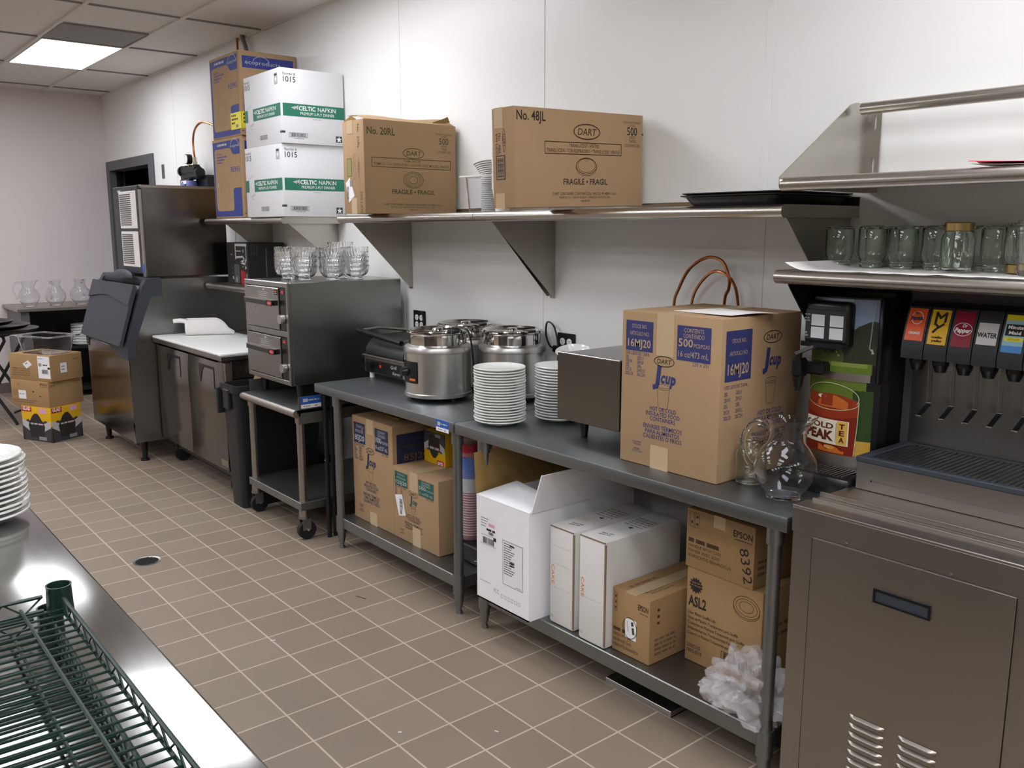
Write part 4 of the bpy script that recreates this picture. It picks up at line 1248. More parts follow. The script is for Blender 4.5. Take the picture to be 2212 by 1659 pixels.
ik.rect(.022, .285 * h, .075, .53 * h, ink_b).rect(.027, .295 * h, .07, .52 * h, card, 1).bars(.03, .31 * h, .067, .505 * h, ink_dk, 2, 8, True)
ik.build(t)
taped(t, w_, d_, h, 'F', .04, .024, .80 * h, h + .001)
taped(t, w_, d_, h, 'F', .042, .026, -.001, .15 * h)

# ---- cartons under the tables
TS = .166
h = .542
t, w_, d_ = carton('taller brown cup carton with dark blue panels under the farther steel table', -3.935, -3.548, -.615, -.22, TS, h, card, 'cup_carton')
ik = Ink(); FRONT(ik, w_, d_)
foam_face(ik, w_, h, '8SJ20', '1000', '8 oz/237 mL', '(20 x 50)', ink_n2, ink_lg, ink_n2, ink_n2, bowl_=True)
ik.line([(.25 * w_, .885 * h), (.265 * w_, .875 * h), (.30 * w_, .91 * h)], .003, ink_lg, 2)
RIGHT(ik, w_, d_)
ik.rect(.06 * d_, .63 * h, .62 * d_, .92 * h, ink_n2).text('8SJ20', .34 * d_, .67 * h, .033, ink_f, al='C', wid=.36 * d_, lay=1).dashes(.34 * d_, .79 * h, .14, .012, ink_dk, al='C', lay=1).dashes(.34 * d_, .85 * h, .10, .012, ink_dk, al='C', lay=1)
TOP(ik, w_, d_, h); ik.rect(.0, .49 * d_, w_, .51 * d_, ink_k)
ik.build(t)
taped(t, w_, d_, h, 'F', .46 * w_, .034, .86 * h, h + .001)
taped(t, w_, d_, h, 'F', .50 * w_, .034, -.001, .12 * h)
b = MB().box(-.02, .10, -.10, .02, h + .0, h + .012, card_in)
b.build('lifted_flap', t, smooth=False)
h = .355
t, w_, d_ = carton('shorter brown cup carton with teal panels under the farther steel table', -3.545, -3.163, -.617, -.22, TS, h, card, 'cup_carton')
ik = Ink(); FRONT(ik, w_, d_)
foam_face(ik, w_, h, '12SJ20', '500', '12 oz/355 mL', '(20 x 25)', ink_t, ink_lg, ink_k, ink_t, bowl_=True)
ik.poly([(.045 * w_, .60 * h), (.21 * w_, .64 * h), (.285 * w_, .36 * h), (.125 * w_, .32 * h)], label_w, 3)
ik.bars(.15 * w_, .42 * h, .22 * w_, .57 * h, ink_dk, 4, 5, True).rect(.155 * w_, .355 * h, .205 * w_, .415 * h, ink_gy, 4)
RIGHT(ik, w_, d_)
ik.rect(.25 * d_, .52 * h, .62 * d_, .92 * h, ink_t).rect(.25 * d_, .32 * h, .6 * d_, .48 * h, ink_f)
ik.build(t)
taped(t, w_, d_, h, 'F', .475 * w_, .034, .74 * h, h + .001)
taped(t, w_, d_, h, 'F', .52 * w_, .034, -.001, .25 * h)
taped(t, w_, d_, h, 'T', .475 * w_, .034, -.001, d_)

def bag_box(t, w_, d_, h, flip):
    """yellow-and-black bin bag carton"""
    ik = Ink()
    def V(v): return (1 - v) * h if flip else v * h
    def RR(u0, v0, u1, v1, m, lay=0):
        a, c = sorted((V(v0), V(v1))); ik.rect(u0, a, u1, c, m, lay)
    def face(W):
        RR(0, 0, W, .42, ink_k)
        ik.poly([(.06 * W, V(.0)), (.94 * W, V(.0)), (W, V(.45)), (.82 * W, V(.62)), (.5 * W, V(.5)), (.2 * W, V(.62)), (0, V(.45))], ink_dk, 1)
        ik.poly([(.02 * W, V(.62)), (.30 * W, V(.50)), (.25 * W, V(.28)), (.02 * W, V(.42))], ink_lg, 2).poly([(.98 * W, V(.62)), (.70 * W, V(.50)), (.75 * W, V(.30)), (.98 * W, V(.42))], ink_lg, 2)
        ik.poly([(.28 * W, V(.10)), (.72 * W, V(.10)), (.78 * W, V(.45)), (.62 * W, V(.72)), (.55 * W, V(.80)), (.45 * W, V(.80)), (.36 * W, V(.72)), (.22 * W, V(.45))], ink_k, 3)
        ik.dashes(.30 * W, V(.50) - .006, .3 * W, .012, ink_lg, lay=4).rect(.58 * W, V(.5) - .006, .72 * W, V(.5) + .006, ink_pk, 4)
        RR(.55 * W, .04, .8 * W, .14, ink_gy, 4)
        u0, u1 = (.03 * W, .36 * W) if not flip else (.62 * W, .93 * W)
        RR(u0, .84, u1, .98, ink_r, 2)
        ik.text('GLAD', (u0 + u1) / 2 if not flip else (u0 + u1) / 2, V(.88) if not flip else V(.88), .095 * h, ink_w, al='C', wid=(u1 - u0) * .8, lay=3, bold=.03, rot=180 if flip else 0)
        if not flip: RR(.62 * W, .82, .86 * W, .96, ink_pk, 2)
    FRONT(ik, w_, d_); face(w_)
    RIGHT(ik, w_, d_)
    if flip:
        ik.rect(d_ * .12, 0, d_ * .13, h, ink_or)
    else:
        face(d_)
    ik.build(t)
m_bagbox = mat('bag_carton_yellow', '#d9a912', .5)
h = .158
t, w_, d_ = carton('yellow and black bin bag box turned upside down on the teal-panelled carton', -3.515, -3.335, -.455, -.24, TS + .3565, h, m_bagbox, 'bin_bag_box')
bag_box(t, w_, d_, h, True)
h = .275
ROT = R(27)
def rotbox(label, cx, cy, w_, d_, z0, h, m, name='cardboard_box', rz=ROT):
    """front right corner at (cx, cy)"""
    c, s = math.cos(rz), math.sin(rz)
    ox = cx - (w_ / 2) * c - (d_ / 2) * s
    oy = cy - (w_ / 2) * s + (d_ / 2) * c
    t = thing(name, label, 'box', (ox, oy, z0), rz)
    MB().box(-w_ / 2, w_ / 2, -d_ / 2, d_ / 2, 0, h, m, .0035, 2).build('box_body', t)
    return t
w_, d_ = .325, .28
t = rotbox('yellow and black bin bag box on the floor at the bottom of the far stack', -7.44, -1.30, w_, d_, .001, h, m_bagbox, 'bin_bag_box')
bag_box(t, w_, d_, h, False)
w_, d_ = .415, .315
t = rotbox('middle brown carton of the far stack, on the yellow bag box', -7.445, -1.30, w_, d_, .277, .203, card_b)
ik = Ink(); FRONT(ik, w_, d_)
ik.text('EPSON', .97 * w_, .84 * .203, .019, ink_b, al='R', wid=.075, bold=.015).dashes(.97 * w_, .78 * .203, .07, .004, ink_f, al='R')
ik.rect(.20 * w_, .27 * .203, .40 * w_, .60 * .203, label_w).dashes(.215 * w_, .44 * .203, .06, .006, ink_gy, lay=1)
ik.dashes(.05 * w_, .56 * .203, .05, .006, ink_f).dashes(.05 * w_, .48 * .203, .055, .006, ink_f).dashes(.05 * w_, .40 * .203, .05, .006, ink_f).dashes(.05 * w_, .2 * .203, .27, .007, ink_f).dashes(.05 * w_, .12 * .203, .22, .007, ink_f, seed=2)
ik.line([(.18 * w_, .80 * .203), (.24 * w_, .86 * .203), (.25 * w_, .74 * .203)], .002, ink_k).rect(.58 * w_, .55 * .203, .62 * w_, .61 * .203, ink_b).rect(.75 * w_, .40 * .203, .80 * w_, .44 * .203, ink_b)
RIGHT(ik, w_, d_); ik.dashes(.02, .80 * .203, .04, .01, ink_f).dashes(d_ - .09, .85 * .203, .07, .01, ink_f)
ik.build(t)
w_, d_ = .455, .29
t = rotbox('topmost brown carton of the far stack with white shipping labels', -7.42, -1.275, w_, d_, .481, .203, card_b)
ik = Ink(); FRONT(ik, w_, d_)
ik.rect(.70 * w_, .12 * .203, .985 * w_, .97 * .203, label_w).dashes(.72 * w_, .86 * .203, .05, .006, ink_gy, lay=1).rect(.72 * w_, .58 * .203, .79 * w_, .70 * .203, ink_gy, 1).bars(.79 * w_, .30 * .203, .94 * w_, .46 * .203, ink_k, 1, 6).rect(.93 * w_, .48 * .203, .985 * w_, .56 * .203, ink_k, 1).dashes(.82 * w_, .62 * .203, .05, .008, ink_k, lay=1)
ik.poly([(.33 * w_, .62 * .203), (.47 * w_, .78 * .203), (.56 * w_, .62 * .203), (.42 * w_, .45 * .203)], label_w).dashes(.40 * w_, .60 * .203, .035, .008, ink_gy, lay=1, rot=25)
for i in range(4): ik.dashes(.06 * w_, (.42 - .085 * i) * .203, .2, .008, ink_f, seed=i + 3)
ik.text('EPSON', .06 * w_, .42 * .203, .009, ink_b, wid=.06)
RIGHT(ik, w_, d_)
ik.rect(.30 * d_, .30 * .203, .50 * d_, .68 * .203, label_w).dashes(.33 * d_, .52 * .203, .03, .01, ink_gy, lay=1).dashes(.33 * d_, .40 * .203, .03, .01, ink_gy, lay=1).dashes(.7 * d_, .75 * .203, .05, .008, ink_f)
TOP(ik, w_, d_, .203); ik.rect(0, .48 * d_, w_, .52 * d_, tape)
ik.build(t)

# white open carton
x0, x1, y0, y1, z0, h = -2.712, -2.39, -.742, -.17, .165, .43
t = thing('white_carton', 'open white carton with a shipping label under the nearer steel table', 'box', ((x0 + x1) / 2, (y0 + y1) / 2, z0))
w_, d_ = x1 - x0, y1 - y0
s = MB()
e = .006
s.box(-w_ / 2, w_ / 2, -d_ / 2, d_ / 2, 0, e, card_w).box(-w_ / 2, w_ / 2, -d_ / 2, -d_ / 2 + e, 0, h, card_w).box(-w_ / 2, w_ / 2, d_ / 2 - e, d_ / 2, 0, h, card_w).box(-w_ / 2, -w_ / 2 + e, -d_ / 2 + e, d_ / 2 - e, e, h, card_w).box(w_ / 2 - e, w_ / 2, -d_ / 2 + e, d_ / 2 - e, e, h, card_w)
s.build('box_body', t, smooth=False)
def flap(nm, a, b_, c, d2, thick, m1, m2):
    """quad flap, outer face m1, inner face m2"""
    A, B_, C_, D_ = [Vector(q) for q in (a, b_, c, d2)]
    n_ = (B_ - A).cross(D_ - A).normalized() * thick
    q = MB()
    q.add([A, B_, C_, D_], [(0, 1, 2, 3)], m1)
    q.add([A + n_, B_ + n_, C_ + n_, D_ + n_], [(3, 2, 1, 0)], m2)
    E_ = [A, B_, C_, D_]
    for i in range(4):
        j = (i + 1) % 4
        q.add([E_[i], E_[j], E_[j] + n_, E_[i] + n_], [(0, 1, 2, 3)], m1)
    return q.build(nm, t, smooth=False, fix=False)
flap('left_flap', (-w_ / 2, -d_ / 2, h), (-w_ / 2, d_ / 2, h), (-w_ / 2 - .015, d_ / 2, h + .17), (-w_ / 2 - .012, -d_ / 2, h + .17), -.004, card_in, card_w)
flap('back_flap', (-w_ / 2, d_ / 2, h), (w_ / 2, d_ / 2, h), (w_ / 2, d_ / 2 - .02, h + .20), (-w_ / 2, d_ / 2 - .02, h + .20), -.004, card_in, card_w)
flap('right_flap', (w_ / 2, d_ / 2, h), (w_ / 2, -d_ / 2 + .01, h), (w_ / 2 + .045, -d_ / 2 + .02, h + .155), (w_ / 2 + .045, d_ / 2, h + .155), -.004, card_w, card_w)
flap('front_flap', (-w_ / 2, -d_ / 2, h), (w_ / 2, -d_ / 2, h), (w_ / 2 - .02, -d_ / 2 + .15, h + .02), (-w_ / 2 + .05, -d_ / 2 + .17, h + .035), .004, card_w, card_w)
ik = Ink(); FRONT(ik, w_, d_)
ik.poly([(.075 * w_, .82 * h), (.39 * w_, .83 * h), (.385 * w_, .50 * h), (.07 * w_, .53 * h)], label_w)
for i in range(4): ik.dashes(.09 * w_, (.80 - .025 * i) * h, .05 - .006 * i, .004, ink_gy, lay=1, seed=i)
ik.rect(.24 * w_, .74 * h, .36 * w_, .77 * h, ink_pk, 1)
ik.dashes(.20 * w_, .695 * h, .055, .009, ink_k, lay=1).bars(.24 * w_, .66 * h, .34 * w_, .69 * h, ink_k, 1, 2)
ik.rect(.085 * w_, .645 * h, .39 * w_, .648 * h, ink_k, 1).rect(.34 * w_, .615 * h, .39 * w_, .65 * h, ink_k, 1).bars(.13 * w_, .565 * h, .35 * w_, .625 * h, ink_k, 1, 12).rect(.085 * w_, .555 * h, .385 * w_, .558 * h, ink_k, 1)
ik.frame(.515 * w_, .25 * h, .895 * w_, .67 * h, .0018, ink_k).rect(.52 * w_, .255 * h, .89 * w_, .665 * h, label_w)
for i in range(14):
    ik.dashes(.54 * w_, (.64 - .022 * i) * h, (.06, .05, .045, .065)[i % 4], .0035, ink_dk, lay=1, seed=i)
for v in (.63, .47, .445): ik.rect(.65 * w_, v * h, .74 * w_, (v + .015) * h, ink_dk, 1)
ik.dashes(.76 * w_, .265 * h, .035, .003, ink_gy, lay=1)
ik.text('FCC', .34 * w_, .125 * h, .017, ink_gy, wid=.034)
for i in range(6): ik.frame((.48 + .065 * i) * w_, .105 * h, (.52 + .065 * i) * w_, .14 * h, .0015, ink_gy)
ik.dashes(.06 * w_, .185 * h, .07, .004, ink_lg)
ik.build(t)

# two slim white cartons
def slim(label, x0, x1, y0, y1, z0, h, v, crease):
    t, w_, d_ = carton(label, x0, x1, y0, y1, z0, h, card_wd, 'white_carton', 'slim white cartons', bev=.010)
    ik = Ink(); FRONT(ik, w_, d_)
    ik.text('CAKE', .10 * w_, v * h, .016, ink_or, rot=-90, wid=.075, sx=.8)
    for c_ in crease: ik.rect(.02, c_ * h, w_ - .02, c_ * h + .0015, ink_lg)
    ik.dashes(.03 * w_, .38 * h, .004, .002, ink_gy).dashes(.06 * w_, .06 * h, .02, .012, ink_lg)
    TOP(ik, w_, d_, h)
    ik.dashes(.35 * w_, .12 * d_, .05, .008, ink_gy, rot=15).dashes(.35 * w_, .16 * d_, .05, .008, ink_gy, rot=15, seed=2).star(.6 * w_, .45 * d_, .012, .006, 5, ink_k)
    for i in range(5): ik.dashes(.2 * w_, (.5 + .05 * i) * d_, .09, .007, ink_gy, seed=i)
    ik.build(t)
    b = MB()
    for zz in (h - .007,):
        b.box(-w_ / 2 + .006, w_ / 2 - .004, -d_ / 2 - .0008, -d_ / 2 + .004, zz, zz + .004, card_edge)
    b.box(w_ / 2 - .006, w_ / 2 + .0006, -d_ / 2 - .0008, -d_ / 2 + .004, .01, h - .01, card_edge)
    b.build('cut_edge', t, smooth=False)
    return t
slim('left slim white carton with a creased front, next to the open white carton', -2.352, -2.218, -.672, -.24, .166, .388, .60, (.62, .38, .80))
slim('right slim white carton, beside the small brown carton', -2.182, -2.047, -.682, -.275, .166, .400, .60, (.42,))

def epson(ik, w_, h, hw=False):
    ik.text('EPSON', .96 * w_, .80 * h, .085 * h, ink_k, al='R', wid=.27 * w_, bold=.02).dashes(.96 * w_, .75 * h, .22 * w_, .012 * h, ink_b, al='R')
    ik.frame(.06 * w_, .63 * h, .135 * w_, .93 * h, .0012, ink_b)
    for i in range(3): ik.rect(.08 * w_, (.67 + .09 * i) * h, .115 * w_, (.71 + .09 * i) * h, ink_b)
    for i, (s_, q) in enumerate((('HANDLE WITH CARE', .50), ('MANIER AVEC SOIN', .49), ('VORSICHTIG BEHANDELN', .68))):
        ik.text(s_, .04 * w_, (.25 - .085 * i) * h, .052 * h, ink_b, wid=q * w_)
    ik.dashes(.04 * w_, .33 * h, .50 * w_, .055 * h, ink_b)
h = .234
t, w_, d_ = carton('small brown carton with a white label circled in ink, on the nearer lower shelf', -2.043, -1.868, -.648, -.26, .166, h, card_b)
ik = Ink(); FRONT(ik, w_, d_); epson(ik, w_, h)
ik.poly([(.36 * w_, .60 * h), (.66 * w_, .60 * h), (.66 * w_, .28 * h), (.37 * w_, .29 * h)], label_w, 1).dashes(.52 * w_, .56 * h, .045, .010, ink_dk, rot=-80, lay=2).dashes(.42 * w_, .55 * h, .04, .003, ink_gy, rot=-85, lay=2).ring(.49 * w_, .455 * h, .19 * w_, .17 * h, .0022, ink_k, 3)
RIGHT(ik, w_, d_)
for i in range(3): ik.rect(.10 * d_, (.60 + .10 * i) * h, .13 * d_, (.64 + .10 * i) * h, ink_b)
for i in range(4): ik.dashes(.07 * d_, (.12 + .075 * i) * h, .11, .009, ink_f, seed=i)
TOP(ik, w_, d_, h)
ik.disc(.60 * w_, .12 * d_, .012, .012, ink_b).dashes(.70 * w_, .12 * d_, .09, .008, ink_f, rot=90).dashes(.78 * w_, .14 * d_, .12, .008, ink_f, rot=90, seed=3).dashes(.30 * w_, .10 * d_, .14, .014, ink_f, rot=90, seed=4)
ik.build(t)
taped(t, w_, d_, h, 'T', .5 * w_, .025, 0, d_, tape)
h = .338
t, w_, d_ = carton('large brown souffle lid carton at the right end of the nearer lower shelf', -1.828, -1.522, -.507, -.17, .166, h, card_b, 'lid_carton')
ik = Ink(); FRONT(ik, w_, d_)
ik.star(.13 * w_, .83 * h, .030, .022, 14, ink_k).dashes(.13 * w_, .85 * h, .035, .005, ink_f, al='C', lay=1).dashes(.13 * w_, .82 * h, .04, .005, ink_f, al='C', lay=1)
ik.text('ASL2', .03 * w_, .605 * h, .036, ink_k, wid=.25 * w_, bold=.03)
for i, (s_, q) in enumerate((('Clear Plastic Souffl\u00e9 Lids', .38), ('Tapas de Pl\u00e1stico Transparente para Souffl\u00e9', .68), ('Couvercles en Plastique Transparent pour Souffl\u00e9', .76), ('Schalendeckel aus Transparentem Kunststoff', .69), ('Coperchi in Plastica Trasparente per Souffl\u00e9', .68))):
    ik.text(s_, .03 * w_, (.515 - .055 * i) * h, .0105, ink_k, wid=q * w_, bold=.005)
ik.text('2500/CASE', .03 * w_, .155 * h, .013, ink_b, wid=.19 * w_, bold=.008).text('100/SLEEVE', .03 * w_, .10 * h, .013, ink_b, wid=.21 * w_, bold=.008)
ik.frame(.50 * w_, .14 * h, .96 * w_, .26 * h, .002, ink_k).bars(.53 * w_, .15 * h, .94 * w_, .25 * h, ink_k, 0, 21)
ik.ring(.80 * w_, .80 * h, .052, .038, .002, ink_b).ring(.80 * w_, .80 * h, .042, .029, .0015, ink_b).ring(.80 * w_, .805 * h, .028, .019, .0015, ink_b).ring(.80 * w_, .785 * h, .052, .038, .0015, ink_b, a0=180, a1=360)
RIGHT(ik, w_, d_)
ik.dashes(.03, .6 * h, .2, .012, ink_f).dashes(.03, .5 * h, .16, .012, ink_f, seed=2)
ik.build(t)
h = .208
t, w_, d_ = carton('brown carton with handwritten digits stacked on the souffle lid carton', -1.835, -1.555, -.51, -.22, .505, h, card_b)
t.rotation_euler = (0, 0, R(-1.5))
ik = Ink(); FRONT(ik, w_, d_)
ik.text('EPSON', .97 * w_, .77 * h, .021, ink_k, al='R', wid=.27 * w_, bold=.02).dashes(.97 * w_, .72 * h, .07, .003, ink_b, al='R')
ik.frame(.05 * w_, .70 * h, .12 * w_, .95 * h, .001, ink_b).frame(.13 * w_, .70 * h, .20 * w_, .95 * h, .001, ink_b).rect(.07 * w_, .76 * h, .10 * w_, .80 * h, ink_b).rect(.15 * w_, .86 * h, .18 * w_, .90 * h, ink_b).rect(.15 * w_, .74 * h, .18 * w_, .78 * h, ink_b)
ik.dashes(.04 * w_, .44 * h, .50 * w_, .014, ink_b)
for i, (s_, q) in enumerate((('HANDLE WITH CARE', .50), ('MANIER AVEC SOIN', .475), ('VORSICHTIG BEHANDELN', .64))):
    ik.text(s_, .04 * w_, (.355 - .085 * i) * h, .0115, ink_b, wid=q * w_)
ik.text('8392', .79 * w_, .60 * h, .036, ink_k, rot=-78, wid=.115)
RIGHT(ik, w_, d_)
for i in range(3): ik.dashes(.02, (.2 + .1 * i) * h, .06, .01, ink_f, seed=i)
ik.build(t)
taped(t, w_, d_, h, 'F', .5 * w_, .024, .80 * h, h + .001)

# ------------------------------------------------------------------ worktables
def worktable(label, x0, x1, y0, y1, ztop, zs, inl=.06, inr=.06):
    t = thing('worktable', label, 'table', ((x0 + x1) / 2, (y0 + y1) / 2, 0), 0, 'steel worktables')
    W, D = (x1 - x0) / 2, (y1 - y0) / 2
    s = MB().box(-W, W, -D, D, ztop - .046, ztop, steel_top, .005, 2)
    s.build('tabletop', t)
    MB().box(-W + inl - .01, W - inr + .01, -D + .035, D - .02, zs - .055, zs, galv, .003).build('lower_shelf', t)
    for x in (-W + inl, W - inr):
        for y in (-D + .04, D - .045):
            l = MB().cyl((x, y, .055), (x, y, ztop - .045), .0205, galv, n=18).cyl((x, y, zs - .075), (x, y, zs + .012), .0265, galv, n=18).cyl((x, y, ztop - .10), (x, y, ztop - .045), .026, galv, n=18)
            lg = l.build('leg', t)
            MB().cyl((x, y, .03), (x, y, .09), .015, galv, r1=.021, n=14).cyl((x, y, .012), (x, y, .03), .010, galv, n=12).cyl((x, y, 0), (x, y, .012), .016, galv, r1=.014, n=14).build('foot', lg)
    return t, W, D
T1, W1_, D1_ = worktable('farther steel worktable with the soup warmers and panini press on top', -4.13, -2.898, -.722, -.012, .855, .165, .17, .024)
T2, W2_, D2_ = worktable('nearer steel worktable with plates, steel oven and tall blue-labelled carton on top', -2.888, -1.316, -.722, -.012, .855, .165, .148, .06)
ik = Ink().face((W1_ - .12, -D1_, .855), (1, 0, 0), (0, 0, 1))
ik.rect(0, -.035, .092, -.003, ink_bl).rect(0, -.052, .092, -.035, label_w).rect(.01, -.028, .032, -.012, ink_lg, 1).dashes(.036, -.022, .045, .006, ink_lg, lay=1).dashes(.012, -.046, .035, .004, ink_gy, lay=1).rect(.06, -.048, .07, -.042, ink_gy, 1)
ik.build(T1, 'sticker')

# folded black tray stand between stand and table
t = thing('tray_stand', 'folded black tubular stand leaning between the wheeled stand and the farther table', 'tray stand', (-4.147, -.655, 0))
for dx in (.010,):
    for dy in (0, .035):
        l = MB().cyl((dx - .01, dy, .0), (dx - .01, dy, .84), .0105 if dy else .012, black_mt, n=12)
        l.build('leg', t)
MB().tube([(-.012, .0, .835), (-.012, .22, .835)], .011, black_mt, n=8).build('top_rail', t)
MB().cyl((-.004, -.013, .43), (-.004, -.010, .43), .003, chrome, n=8).cyl((.005, -.013, .43), (.005, -.010, .43), .003, chrome, n=8).build('rivet', t)

# ------------------------------------------------------------------ panini press
t = thing('panini_press', 'black and steel panini press at the back of the farther table', 'grill', (-3.93, -.25, .856))
s = MB()
s.box(-.20, .20, -.17, .19, .032, .125, steel_soft, .006).box(-.205, .205, -.18, .195, .118, .128, steel_soft, .003)
s.build('base', t)
p = MB().box(-.175, .175, -.176, -.165, .038, .105, black_pl2, .003).build('control_panel', t)
MB().cyl((-.115, -.20, .078), (-.115, -.176, .078), .024, black_pl2, r1=.028, n=18).build('knob', p)
MB().box(-.03, -.012, -.179, -.176, .072, .086, red_dot).build('indicator', p, smooth=False)
ik = Ink().face((-.2, -.176, 0), (1, 0, 0), (0, 0, 1))
ik.text('Grill', .275, .078, .018, ink_lg, wid=.055, shear=.3).text('Express', .295, .05, .015, ink_lg, wid=.07, shear=.3).dashes(.165, .095, .02, .003, ink_r)
ik.build(p)
s = MB()
prof = [(-.17, .135), (-.165, .165), (-.14, .20), (-.10, .225), (.15, .235), (.18, .22), (.185, .135)]
s.prism(prof, 'x', -.185, .185, dark_steel)
s.box(-.18, .18, -.165, .18, .128, .137, black_pl2)
s.build('upper_plate', t, ang=60)
s = MB().tube([(-.215, -.195, .255), (.215, -.195, .225)], .014, black_pl2, n=12)
s.tube([(-.19, -.185, .255), (-.19, -.08, .262), (-.19, .12, .235)], .008, steel_soft, n=8).tube([(.19, -.185, .228), (.19, -.05, .232), (.19, .12, .22)], .008, steel_soft, n=8)
s.build('handle', t)
for x in (-.17, .17):
    for y in (-.14, .15):
        MB().cyl((x, y, 0), (x, y, .034), .014, white_pl if x < 0 else black_pl2, n=12).build('foot', t)

# ------------------------------------------------------------------ soup warmers
def soup_warmer(x, y, label, panel):
    t = thing('soup_warmer', label, 'soup warmer', (x, y, .856), 0, 'round steel soup warmers')
    r = .155
    MB().lathe([(0, .018), (r * .98, .018), (r + .004, .022), (r + .004, .036), (r, .04)], alu, 48).build('base_ring', t)
    MB().lathe([(r - .001, .038), (r - .001, .225)], cap_steel, 48).build('wall_band', t)
    MB().lathe([(r, .224), (r + .005, .226), (r + .006, .236), (r, .252), (r - .018, .262), (r - .022, .262), (r - .022, .24)], alu, 48).build('shoulder_ring', t)
    q = .136
    MB().lathe([(q - .01, .250), (q - .002, .254), (q, .262), (q, .308), (q + .004, .313), (q + .010, .315), (q + .011, .320), (q - .002, .322), (q - .006, .316), (q - .008, .27)], chrome, 48).build('inset_pan', t)
    lid = MB().lathe([(q + .004, .3225), (q + .003, .327), (q - .006, .330), (q - .012, .329), (q - .02, .320), (.06, .316), (.0, .316)], chrome, 48)
    lo = lid.build('lid', t)
    a = R(20)
    kb = MB().lathe([(.022, .316), (.020, .320), (.026, .326), (.022, .332), (0, .334)], chrome, 20)
    kb.build('knob', lo)
    MB().prism([(q - .03, -.02), (q + .016, -.016), (q + .016, .016), (q - .03, .02)], 'z', .3235, .3325, black_pl2).build('ladle_notch', lo, smooth=False)
    for k in range(3):
        aa = 2 * PI * k / 3
        MB().cyl((.12 * math.cos(aa), .12 * math.sin(aa), 0), (.12 * math.cos(aa), .12 * math.sin(aa), .02), .012, black_pl2, n=10).build('foot', t)
    if panel:
        c0 = R(-95)
        def pn(u, v):
            an = c0 + (u - .5) * R(44)
            return ((r + .004) * math.cos(an), (r + .004) * math.sin(an), .088 + .10 * v)
        p = MB().sheet(pn, 12, 4, black_pl2, .004).build('control_panel', t)
        an = c0 - R(8)
        dx, dy = math.cos(an), math.sin(an)
        MB().cyl((dx * (r + .004), dy * (r + .004), .138), (dx * (r + .03), dy * (r + .03), .138), .024, black_pl2, r1=.02, n=18).build('knob', p)
        def pb(u, v):
            an = c0 + R(5) + u * R(14)
            return ((r + .0055) * math.cos(an), (r + .0055) * math.sin(an), .100 + .010 * v)
        MB().sheet(pb, 5, 1, ink_or, .001).build('badge', p)
        def pw(u, v):
            an = c0 - R(24) - (1 - u) * R(6)
            return ((r + .002) * math.cos(an), (r + .002) * math.sin(an), .09 + .13 * v)
        MB().sheet(pw, 4, 2, label_w, .001).build('paper_tag', t)
    return t
def cord(name, label, pts, cat='cord', group=None, r=.0045):
    return tag(MB().tube(smooth(pts), r, black_pl2, n=8).build(name), label, cat, group)
soup_warmer(-3.387, -.452, 'front soup warmer with black dial panel, nearest the table edge', True)
soup_warmer(-3.172, -.178, 'right-hand soup warmer behind the front stack of plates', False)
soup_warmer(-3.552, -.166, 'rear soup warmer half hidden behind the front one', False)
cord('power_cable', 'black cord draped down the right side of the front soup warmer', [(-3.315, -.42, 1.192), (-3.27, -.395, 1.193), (-3.235, -.385, 1.178), (-3.222, -.38, 1.13), (-3.215, -.375, 1.05), (-3.213, -.37, .95), (-3.205, -.36, .865), (-3.15, -.36, .861)], group='black power cables')
cord('power_cable', 'black cord plugged into the outlet beside the right-hand soup warmer', [(-3.09, -.055, .95), (-3.03, -.03, .99), (-3.012, -.03, 1.09), (-3.04, -.03, 1.19), (-3.09, -.03, 1.21), (-3.10, -.028, 1.15), (-3.07, -.03, 1.10), (-3.03, -.03, 1.09), (-3.012, -.022, 1.088)], group='black power cables')
b = MB().box(-3.055, -2.985, -.034, -.0095, 1.072, 1.104, black_pl2, .006)
tag(b.build('power_plug'), 'black plug in the outlet beside the steel oven', 'plug')
cord('sensor_lead', 'thin grey lead curling up beside the four socket outlet', [(-4.13, -.01, 1.04), (-4.135, -.03, 1.11), (-4.145, -.03, 1.165), (-4.165, -.03, 1.185), (-4.18, -.012, 1.18)], 'cord', None, .003)

# ------------------------------------------------------------------ plates
def plate_mesh(r, h, m=white_cer):
    out = [(0, .003), (r * .50, .003), (r * .53, .0), (r * .58, .0), (r * .60, .004), (r * .75, h * .35), (r * .93, h * .70), (r, h * .93), (r, h + .002), (r * .985, h + .0034), (r * .93, h * .70 + .0046), (r * .75, h * .35 + .0045), (r * .60, .0085), (0, .008)]
    return MB().lathe(out, m, 56)
def plate_stack(x, y, z, n, r, h, dz, base, grp, labels, jit=.002, lean=(0, 0)):
    for i in range(n):
        lb = labels[2] if i == 0 else labels[1] if i == n - 1 else labels[0]
        L_ = (x + rnd.uniform(-jit, jit) + lean[0] * i, y + rnd.uniform(-jit, jit) + lean[1] * i, z + i * dz)
        if base[0] is None:
            base[0] = tag(plate_mesh(r, h).build('dinner_plate'), lb, 'plate', grp, L_)
        else:
            dup(base[0], loc=L_, label=lb, group=grp)
pb_ = [None]
plate_stack(-2.772, -.573, .8565, 20, .107, .018, .0113, pb_, 'white plates in the front table stack', ('white round plate in the front stack on the nearer steel table', 'topmost white plate of the front stack on the nearer steel table', 'bottom white plate of the front stack on the nearer steel table'))
plate_stack(-2.665, -.335, .8565, 19, .107, .018, .0117, pb_, 'white plates in the rear table stack', ('white round plate in the stack partly hidden behind the steel oven', 'topmost white plate of the stack behind the steel oven', 'bottom white plate of the stack behind the steel oven'))
bw = MB().lathe([(0, 0), (.035, 0), (.037, .004), (.062, .026), (.074, .048), (.072, .049), (.058, .028), (.033, .008), (0, .007)], white_cer, 40).build('bowl')
tag(bw, 'white bowl tipped on top of the rear plate stack', 'bowl', None, (-2.655, -.27, .8565 + 19 * .0117 + .019))
